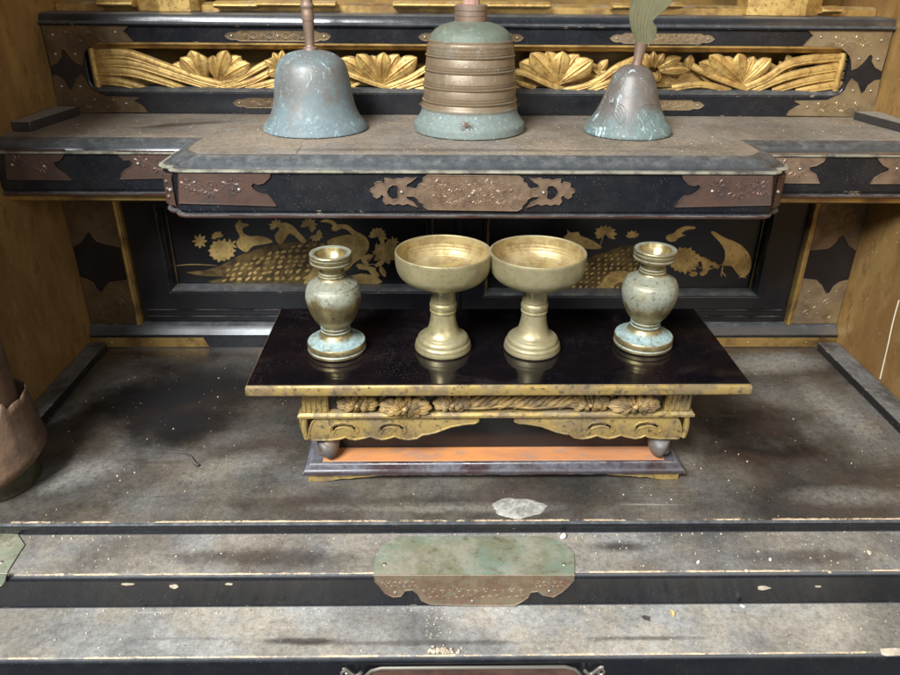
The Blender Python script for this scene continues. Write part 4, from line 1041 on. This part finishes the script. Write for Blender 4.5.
# ------------------------------------------------------------------ vases
def vase(loc, mt, label, sc=1.0, rz=0):
    t = thing('flower_vase', label, 'vase', loc, rz, 'small vases on the offering table'); t.scale = (sc, sc, 1)
    b = MB(); lathe(b, [(0,.0003),(.0250,.0003),(.0261,.0012),(.0262,.0032),(.0252,.0042),(.0252,.0048),(.0262,.0058),(.0263,.0088),(.0255,.0102),(.0240,.0106)]+smoothprof([(.0235,.0107),(.0200,.0120),(.0160,.0145),(.0135,.0180),(.0132,.0190)],4)+[(0,.0190)]); b.build('foot', mt, t)
    b = MB(); lathe(b, [(.0128,.0188),(.0134,.0192),(.0134,.0208),(.0124,.0214),(.0124,.0222),(.0132,.0228),(.0132,.0240),(.0123,.0246),(.0124,.0256),(.0136,.0262)]+smoothprof([(.0138,.0266),(.0180,.0320),(.0214,.0400),(.0239,.0495),(.0243,.0550),(.0232,.0608),(.0217,.0634)],6)+[(.0217,.0638),(.0215,.0645)]+smoothprof([(.0212,.0648),(.0165,.0676),(.0124,.0700),(.0112,.0716)],4)); b.build('body', mt, t)
    b = MB(); lathe(b, [(.0112,.0714),(.0116,.0720),(.0116,.0732),(.0108,.0738),(.0113,.0746),(.0113,.0756),(.0104,.0764),(.0103,.0795)]+smoothprof([(.0106,.0800),(.0128,.0822),(.0165,.0836),(.0178,.0842)],4)+[(.0180,.0858),(.0172,.0864),(.0172,.0872),(.0180,.0878),(.0180,.0898),(.0173,.0903),(.0182,.0910),(.0182,.0926),(.0176,.0934),(.0150,.0934),(.0138,.0928),(.0130,.0905),(.0122,.0875),(.0100,.0850),(.0090,.082),(.0085,.074),(0,.072)]); b.build('neck', mt, t)
    return t
vase((-.0918,.5895,TH), M['vase_a'], 'bronze vase with browner belly and blue-green patina, left of the two bowls')
vase((.1901,.6005,TH), M['vase_b'], 'bronze vase with paler grey-blue shoulder, right of the two bowls', 1.02, 2.2)
# ------------------------------------------------------------------ stemmed bowls
def bowl(loc, label, rz=0, mt='brass'):
    t = thing('stemmed_bowl', label, 'bowl', loc, rz, 'stemmed brass bowls on the offering table')
    b = MB(); lathe(b, [(0,.0003),(.0248,.0003),(.0257,.0014),(.0258,.0030),(.0254,.0044)]+smoothprof([(.0252,.0050),(.0250,.0068),(.0240,.0084)],3)+[(.0233,.0087),(.0232,.0092)]+smoothprof([(.0234,.0095),(.0226,.0120),(.0204,.0138)],4)+[(.0194,.0139),(.0192,.0142),(0,.0142)]); b.build('foot', M[mt], t)
    b = MB(); lathe(b, smoothprof([(.0190,.0141),(.0158,.0166),(.0134,.0215),(.0117,.0285),(.0108,.0365)],5)+[(.0108,.0370),(.0118,.0374),(.0119,.0388),(.0111,.0394),(.0111,.0402)]+smoothprof([(.0113,.0404),(.0120,.0416),(.0121,.0446),(.0113,.0466)],4)+[(.0108,.0468),(.0108,.0476),(.0112,.0480),(.0112,.0488),(.0106,.0492),(.0105,.0630),(.0110,.0642)]); b.build('stem', M[mt], t)
    b = MB(); lathe(b, [(.0106,.0638),(.0125,.0642)]+smoothprof([(.0130,.0645),(.0240,.0655),(.0332,.0690),(.0390,.0748),(.0413,.0825),(.0419,.0925)],6)+[(.0417,.0938),(.0411,.0944),(.0402,.0943),(.0396,.0936)], n=96)
    o = b.build('bowl', M[mt], t)
    inn = []
    for r, z in smoothprof([(.0396,.0936),(.0391,.0850),(.0368,.0784),(.0312,.0738),(.0210,.0718),(0,.0712)],10): inn.append((r, z))
    inn = [(r+(.00022 if i % 4 < 2 else 0)*(1 if .006 < r < .0394 and i < 34 else 0), z) for i, (r, z) in enumerate(inn)]
    b = MB(); lathe(b, inn, n=96); b.build('inner_surface', M['brass_in'], o)
    return t
bowl((.0046,.5925,TH), 'brass stemmed bowl standing next to the browner vase, its rim touching the other bowl')
bowl((.0860,.5915,TH), 'brass stemmed bowl with ringed interior, next to the paler blue vase', 2.5, 'brass_b')

# ------------------------------------------------------------------ bells
t = thing('hand_bell', 'smooth blue-grey bronze hand bell with a turned copper handle', 'bell', (-.1274,.7809,ZS))
b = MB(); lathe(b, smoothprof([(.0525,.0004),(.0540,.0015),(.0520,.0060),(.0470,.0125),(.0432,.0200),(.0402,.0310),(.0385,.0430),(.0368,.0540),(.0340,.0635),(.0290,.0695),(.0200,.0745),(.0070,.0770),(0,.0772)],6)+[], n=72)
lathe(b, smoothprof([(.0525,.0004),(.0500,.0015),(.0440,.0090),(.0380,.0300),(.0340,.0560),(.0200,.0700),(0,.0715)],4), n=48)
b.build('bell_body', M['bell_plain'], t, smooth=60)
b = MB(); lathe(b, [(0,.0765),(.0072,.0768),(.0068,.0790),(.0050,.0800),(.0046,.0815)]+smoothprof([(.0046,.0820),(.0048,.0900),(.0056,.1010),(.0058,.1030)],5)+[(.0052,.1034),(.0060,.1040),(.0062,.1085)]+smoothprof([(.0062,.1090),(.0058,.1140),(.0066,.1160),(.0066,.1185),(.0055,.1200),(.0060,.1300),(.0072,.1420),(.0050,.1500),(.0065,.1570),(.0040,.1630),(0,.1640)],4), n=32); b.build('handle', M['handle_copper'], t)

t = thing('hand_bell', 'large brown bronze bell with raised bands and a green domed top', 'bell', (.0323,.7782,ZS))
b = MB()
pb = [(.0555,.0004),(.0572,.0016),(.0573,.0070),(.0568,.0092),(.0560,.0100)]+smoothprof([(.0556,.0104),(.0530,.0135),(.0500,.0185),(.0488,.0225)],4)+[(.0490,.0235),(.0492,.0248),(.0484,.0256),(.0478,.0275)]
for z, r in ((.0310,.0474),(.0445,.0470),(.0600,.0452),(.0735,.0440)):
    pb += [(r,z-.0014),(r-.0003,z-.0008),(r+.0008,z-.0002),(r+.0011,z+.0008),(r+.0002,z+.0014),(r-.0006,z+.0018),(r-.0002,z+.0024),(r-.0003,z+.0042),(r-.0009,z+.0046),(r-.0005,z+.0051),(r-.0006,z+.0058)]
pb += [(.0434,.0820),(.0436,.0830),(.0426,.0840),(.0416,.0860),(.0420,.0872),(.0412,.0882)]
lathe(b, pb, n=80); lathe(b, [(.0555,.0004),(.0530,.0020),(.0440,.0300),(.0400,.0860),(0,.0900)], n=48); b.build('bell_body', M['bell_band'], t, smooth=50)
b = MB(); lathe(b, [(.0412,.0880)]+smoothprof([(.0408,.0884),(.0385,.0935),(.0330,.0985),(.0250,.1020),(.0170,.1040),(.0155,.1045)],5)+[(0,.1046)], n=72); b.build('bell_crown', M['bell_top'], t)
b = MB(); lathe(b, [(.0158,.1040),(.0158,.1085),(.0152,.1090),(.0158,.1095),(.0158,.1130),(.0151,.1136),(.0160,.1142),(.0160,.1186),(.0150,.1194),(.0085,.1196),(0,.1196)], n=40); b.build('handle_socket', M['handle_copper'], t)
b = MB(); lathe(b, smoothprof([(.0082,.1192),(.0080,.1300),(.0078,.1500),(.0070,.1580),(0,.1600)],4), n=10); b.build('handle', M['handle_wood'], t, smooth=20)

t = thing('hand_bell', 'small mottled bronze bell with engraved leaves and a flat curved brass handle', 'bell', (.1961,.7692,ZS))
b = MB(); lathe(b, smoothprof([(.0435,.0004),(.0449,.0015),(.0440,.0052),(.0398,.0115),(.0345,.0195),(.0300,.0285),(.0262,.0395),(.0225,.0500),(.0190,.0580),(.0130,.0635),(.0070,.0660),(0,.0665)],6), n=64)
lathe(b, [(.0435,.0004),(.0415,.0015),(.0300,.0240),(.0200,.0500),(0,.0600)], n=40)
for k in range(5):     # engraved leaf strokes, raised lines on the skirt
    pts = []
    for i in range(10):
        u = i/9; z = .012+.020*u+.002*k*math.sin(u*PI); a = -PI/2+.05+u*.75-.07*k*math.sin(u*PI)
        r = .0449-1.02*z*(.60 if z < .02 else .56)+.0003 if False else None
        zs = [(.0052,.0440),(.0115,.0398),(.0195,.0345),(.0285,.0300),(.0395,.0262)]
        for (za, ra), (zb3, rb) in zip(zs, zs[1:]):
            if za <= z <= zb3: r = ra+(rb-ra)*(z-za)/(zb3-za)
        pts.append((r*math.cos(a), r*math.sin(a), z))
    tube(b, pts, .00045, 5)
    tube(b, [(-p[0]*math.cos(.35)+p[1]*math.sin(.35)*.9, -abs(math.sqrt(max(1e-9,(p[0]**2+p[1]**2)-(-p[0]*math.cos(.35)+p[1]*math.sin(.35)*.9)**2))), p[2]) for p in pts], .00045, 5)
b.build('bell_body', M['bell_small'], t, smooth=60)
YB = .7692
c0 = at(636.5, 66, Y=YB); c1 = at(641.5, 43, Y=YB); L0 = Vector((.1961, YB, ZS))
b = MB(); tube(b, [c0-L0, c0.lerp(c1,.3)-L0, c1-L0], [.0052,.0046,.0062], 16); b.build('handle_socket', M['handle_copper'], t)
o = [(352,212),(338,172),(320,125),(312,70),(318,20),(336,-25),(365,-70),(405,-100),(450,-112),(500,-95),(520,-60),(515,-25),(495,12),(468,42),(438,68),(418,88),(415,102),(428,122),(430,142),(420,170),(398,200),(385,215)]
P = trace(smoothprof(o, 3), 560, 0, 4.5, YB, .1961, ZS)
b = MB(); extrude(b, [P], lambda u,v,d: (u, -d, v), -.0017, .0017); tube(b, [(p[0], -.0014, p[1]) for p in P], .0008, 6, closed=True)
for k in range(5):
    q2 = trace(smoothprof([(345+k*10,190),(330+k*15,110),(335+k*18,40),(380+k*14,-30)],5), 560, 0, 4.5, YB, .1961, ZS); tube(b, [(p[0], -.0018, p[1]) for p in q2], .00022, 4)
b.build('handle', M['blade'], t)

# dried spider on the big bell
sp = thing('dried_spider', 'tiny dried brown spider clinging to the large banded bell', 'spider', (.0323-.0050,.7782-.0555,ZS+.0150))
b = MB(); vs = []
for i in range(8):
    s0 = -1 if i < 4 else 1; a = (-.9+.6*(i % 4))
    tube(b, [(0,0,0),(s0*.0035*math.cos(a),-.0022,.0035*math.sin(a)+.001),(s0*.0068*math.cos(a),-.0002,.0062*math.sin(a)-.001)], [.00035,.0003,.0002], 5)
dome(b, (0,0,0), .0014, .0012); dome(b, (.0004,0,.002), .0010, .0012)
b.build('body', surf('spider_brown', (.16,.07,.045), .7, bs=.2), sp)

# ------------------------------------------------------------------ loose strips on the shelf
def strip(pts, z0, z1, label):
    o = bpy.data.objects
    cx = sum(p[0] for p in pts)/4; cy = sum(p[1] for p in pts)/4
    b = MB(); extrude(b, [[(p[0]-cx,p[1]-cy) for p in pts]], lambda u,v,d: (u,v,d), 0, z1-z0)
    x = b.build('wooden_strip', M['strip'], None, bevel=.0006); x.location = (cx,cy,z0)
    return tag(x, label, 'wooden strip', 'loose dusty strips at the shelf ends')
strip([(-.4285,.758),(-.4105,.758),(-.4015,.850),(-.4275,.850)], ZS+.0003, ZS+.0098, 'dusty black wooden strip lying on the shelf against the left gold wall')
strip([(.4900,.750),(.5010,.750),(.5010,.848),(.4730,.848)], ZS+.0003, ZS+.0088, 'dusty black wooden strip lying on the shelf against the right gold wall')
# thread on the right wall
b = MB(); P = curve([at(899,300,X=XR-.001),at(893,322,X=XR-.002),at(888,345,X=XR-.003),at(884,362,X=XR-.001),at(880,379,X=XR-.0015)],5)
tube(b, P, .0007, 6); tag(b.build('thread', M['thread'], None), 'pale thread hanging against the right gold wall', 'thread')
# wall mark hairs on the left
# ------------------------------------------------------------------ debris
def lump(mb, c, r, flat=.6, n=6, m=4):
    vs = []; fs = []; sx, sy = random.uniform(.7,1.5), random.uniform(.7,1.2); rot = random.uniform(0, PI)
    for j in range(m+1):
        a = PI*j/m-PI/2
        for i in range(n):
            t = 2*PI*i/n; k = r*random.uniform(.8,1.15)
            x, y = k*math.cos(a)*math.cos(t)*sx, k*math.cos(a)*math.sin(t)*sy
            vs.append((c[0]+x*math.cos(rot)-y*math.sin(rot), c[1]+x*math.sin(rot)+y*math.cos(rot), c[2]+(math.sin(a)*r*flat)+r*flat*.85))
    for j in range(m):
        for i in range(n): fs.append((j*n+i, j*n+(i+1)%n, (j+1)*n+(i+1)%n, (j+1)*n+i))
    mb.add(vs, fs)
dz = [0]
def loose(name, px_, py_, z, r, flat, label, cat, mt, n=8, group=None, m=5):
    p = at(px_, py_, Z=z); b = MB(); lump(b, (0,0,0), r, flat, n, m); o = b.build(name, mt, None, smooth=50); o.location = (p.x, p.y, z+.0002)
    return tag(o, label, cat, group)
loose('white_seed', 563, 538, Z1, .0031, .8, 'white seed lying beside the upper right corner of the green brass plate', 'seed', M['crumb_white'], 12, m=8)
loose('paint_chip', 742, 607, Z2, .0022, .5, 'cream chip lying at the foot of the upper step face on the right', 'chip', M['crumb_white'])
loose('paint_chip', 698, 563, Z1, .0019, .6, 'white chip on the upper step, nearer the centre of its right half', 'chip', M['crumb_white'])
loose('paint_chip', 770, 560, Z1, .0017, .4, 'white chip on the upper step, middle of its right half', 'chip', M['crumb_white'])
loose('paint_chip', 869, 553, Z1, .0020, .35, 'flat cream chip on the upper step, farthest right', 'chip', M['crumb'])
loose('paint_chip', 746, 572, Z1, .0018, .7, 'cream chip perched on the upper step edge right of centre', 'chip', M['crumb'])
p = at(891, 653, Z=Z2); b = MB(); 
extrude(b, [[(-.009,-.002),(-.006,-.0035),(.012,-.003),(.014,.002),(.004,.0032),(-.008,.0025)]], lambda u,v,d: (u,v,d), 0, .0022)
o = b.build('wood_splinter', M['crumb'], None, bevel=.0005); o.location = (p.x,p.y,Z2+.0003); tag(o, 'cream wood splinter on the lower step edge at far right', 'splinter')
# leaf bits
def leafbit(px_, py_, s, mt, label, rot):
    p = at(px_, py_, Z=Z2); b = MB(); vs = []; fs = []
    pts = [(-1,0),(-.5,.42),(0,.5),(.4,.7),(.6,.25),(1.1,.05),(.6,-.25),(.1,-.5),(-.5,-.35)]
    extrude(b, [[(x*s, y*s) for x, y in pts]], lambda u,v,d: (u,v,d+.0012+abs(v)*.6+u*.25), 0, .0003)
    o = b.build('dry_leaf', mt, None); o.location = (p.x,p.y,Z2+.0004); o.rotation_euler = (0,0,rot); tag(o, label, 'leaf scrap', 'leaf scraps on the lower step')
leafbit(645, 620, .0042, M['dark'], 'dark withered leaf scrap on the lower step', -1.0)
leafbit(672, 615, .0036, surf('yellow_leaf', (.48,.36,.14), .7, bs=.2), 'yellow withered leaf scrap on the lower step', 1.6)
# little twig on the floor
b = MB(); c = at(188, 457, Z=0); P = [at(172,453,Z=0),at(182,454,Z=0),at(190,457,Z=0),at(195,464,Z=0),at(199,467,Z=0)]
tube(b, [Vector((q3[0]-c.x,q3[1]-c.y,.0012)) for q3 in curve(P,4)], [.0006+.0009*i/16 for i in range(17)], 6); o = b.build('twig', M['dark'], None); o.location = (c.x,c.y,0); tag(o, 'thin bent twig lying on the dusty floor left of the table', 'twig')
random.seed(8); b = MB(); c = at(516,508,Z=0); pts = []
for i in range(44):
    a = 2*PI*i/44; k = 1+.07*math.sin(3*a+1)+.04*math.sin(7*a)+random.uniform(-.03,.03); pts.append((.0235*k*math.cos(a)+.002, .0135*k*math.sin(a)))
n = len(pts); vs = [(0,0,.0009)]; fs = []
for k, (sc_, h_) in enumerate(((.35,.0008),(.7,.0010),(.92,.0008),(1.0,.0001))):
    for x, y in pts: vs.append((x*sc_, y*sc_, h_+(random.uniform(-.0002,.0002) if k < 3 else 0)))
for i in range(n): fs.append((0, 1+i, 1+(i+1)%n))
for k in range(3):
    for i in range(n): fs.append((1+k*n+i, 1+k*n+(i+1)%n, 1+(k+1)*n+(i+1)%n, 1+(k+1)*n+i))
b.add(vs, fs)
o = b.build('dried_residue', surf('flaky_white_residue', (.38,.36,.31), .85, c2=(.24,.225,.195), s2=110, lo2=.42, hi2=.58, c3=(.14,.125,.11), speck=.5, speckscale=500, bs=.9, bscale=260), cab); o.location = (c.x,c.y,.0002)
# splinters standing by the sleeve
# flaked wood shown where lacquer chipped off the faces
def flake(px_, py_, w, h, Y, mt=None):
    p = at(px_, py_, Y=Y); b = MB(); n = 12; pts = []
    for i in range(n):
        a = 2*PI*i/n; k = random.uniform(.7,1.15); pts.append((p.x+w*k*math.cos(a), p.z+h*k*math.sin(a)))
    extrude(b, [pts], XZ(Y), -.001, .0004); b.build('lacquer_flake', mt or M['crumb'], cab)
YF1 = Y1+.0014
for a in ((128,584,.0048,.0013),(174,586.5,.0040,.0022),(229,584,.0028,.0011),(189,579,.0022,.0008),(764,588,.0058,.0020),(818,586.5,.0024,.0008),(830,572.5,.0016,.0008)): flake(*a, YF1)
for a in ((430,657,.0018,.0009),(447,656,.011,.0028),(470,658,.003,.0008)): pass
b = MB()
for k in range(120):
    u = random.gauss(0,1); p = at(442+u*7, 655-abs(random.gauss(0,2.2)), Z=Z2); 
    lump(b, (p.x, p.y+.001, Z2+max(0,.0022*(1-abs(u)/2.2))*random.random()), random.uniform(.0006,.0014), .7, 5, 3)
tag(b.build('crumb_heap', M['crumb'], None), 'small heap of cream plaster crumbs on the lower step edge', 'crumbs', None, 'stuff')
# scattered crumbs
b = MB()
def scatter(n, x0, x1, y0, y1, z, r0, r1, test=None):
    for k in range(n):
        x, y = random.uniform(x0,x1), random.uniform(y0,y1)
        if test and not test(x, y): continue
        lump(b, (x,y,z), r0+(r1-r0)*random.random()**4, .55, 5, 3)
scatter(520, -.35, .42, .440, .487, Z1, .00025, .0010)
scatter(160, -.35, .42, .481, .487, Z1, .0003, .0012)
scatter(420, -.32, .38, .389, .437, Z2, .00025, .0010)
scatter(200, -.32, .38, .430, .4378, Z2, .0003, .0011)
scatter(90, -.01, .01, .405, .437, Z2, .0003, .0010)
scatter(420, -.40, .47, .492, .80, 0, .0003, .0010, lambda x, y: not (-.13 < x < .235 and .535 < y < .66) and (x-PX)**2+(y-PY)**2 > .003)
scatter(260, -.40, .47, .745, .855, ZS, .00025, .0008)
scatter(160, -.20, .28, .672, .74, ZS, .00025, .0007)
tag(b.build('crumbs', M['crumb'], None, smooth=0), 'fine cream crumbs and grit scattered over floor, steps and shelf', 'crumbs', None, 'stuff')

# ------------------------------------------------------------------ camera, light, world
cd = bpy.data.cameras.new('camera'); cam = bpy.data.objects.new('camera', cd); COL.objects.link(cam)
c0 = Vector([RM[i][0] for i in range(3)]); c1 = -Vector([RM[i][1] for i in range(3)]); c2 = -Vector([RM[i][2] for i in range(3)])
m = Matrix(((c0.x,c1.x,c2.x,0),(c0.y,c1.y,c2.y,0),(c0.z,c1.z,c2.z,CAM.z),(0,0,0,1)))
cam.matrix_world = m
cd.sensor_width = 36; cd.lens = FPX/900*36; cd.clip_end = 50; cd.clip_start = .01
cd.dof.use_dof = True; cd.dof.focus_distance = .66; cd.dof.aperture_fstop = 11
S.camera = cam
def area(name, loc, tgt, sx, sy, power, col):
    l = bpy.data.lights.new(name, 'AREA'); l.shape = 'RECTANGLE'; l.size = sx; l.size_y = sy; l.energy = power; l.color = col
    o = bpy.data.objects.new(name, l); COL.objects.link(o); o.location = loc
    o.rotation_euler = (Vector(tgt)-Vector(loc)).to_track_quat('-Z', 'Y').to_euler(); return o
area('window_light', (-.70,-.60,1.35), (.08,.65,.1),   .75, .5, 80, (.93,.97,1.0))
area('room_light', (.9,-1.1,.9), (.0,.7,.15), 1.2, 1.0, 12, (1.0,.97,.92))
w = bpy.data.worlds.new('World'); S.world = w; w.use_nodes = True
w.node_tree.nodes['Background'].inputs[0].default_value = (.80,.88,1.0,1); w.node_tree.nodes['Background'].inputs[1].default_value = .12
S.view_settings.view_transform = 'Standard'; S.view_settings.look = 'None'; S.view_settings.exposure = .24
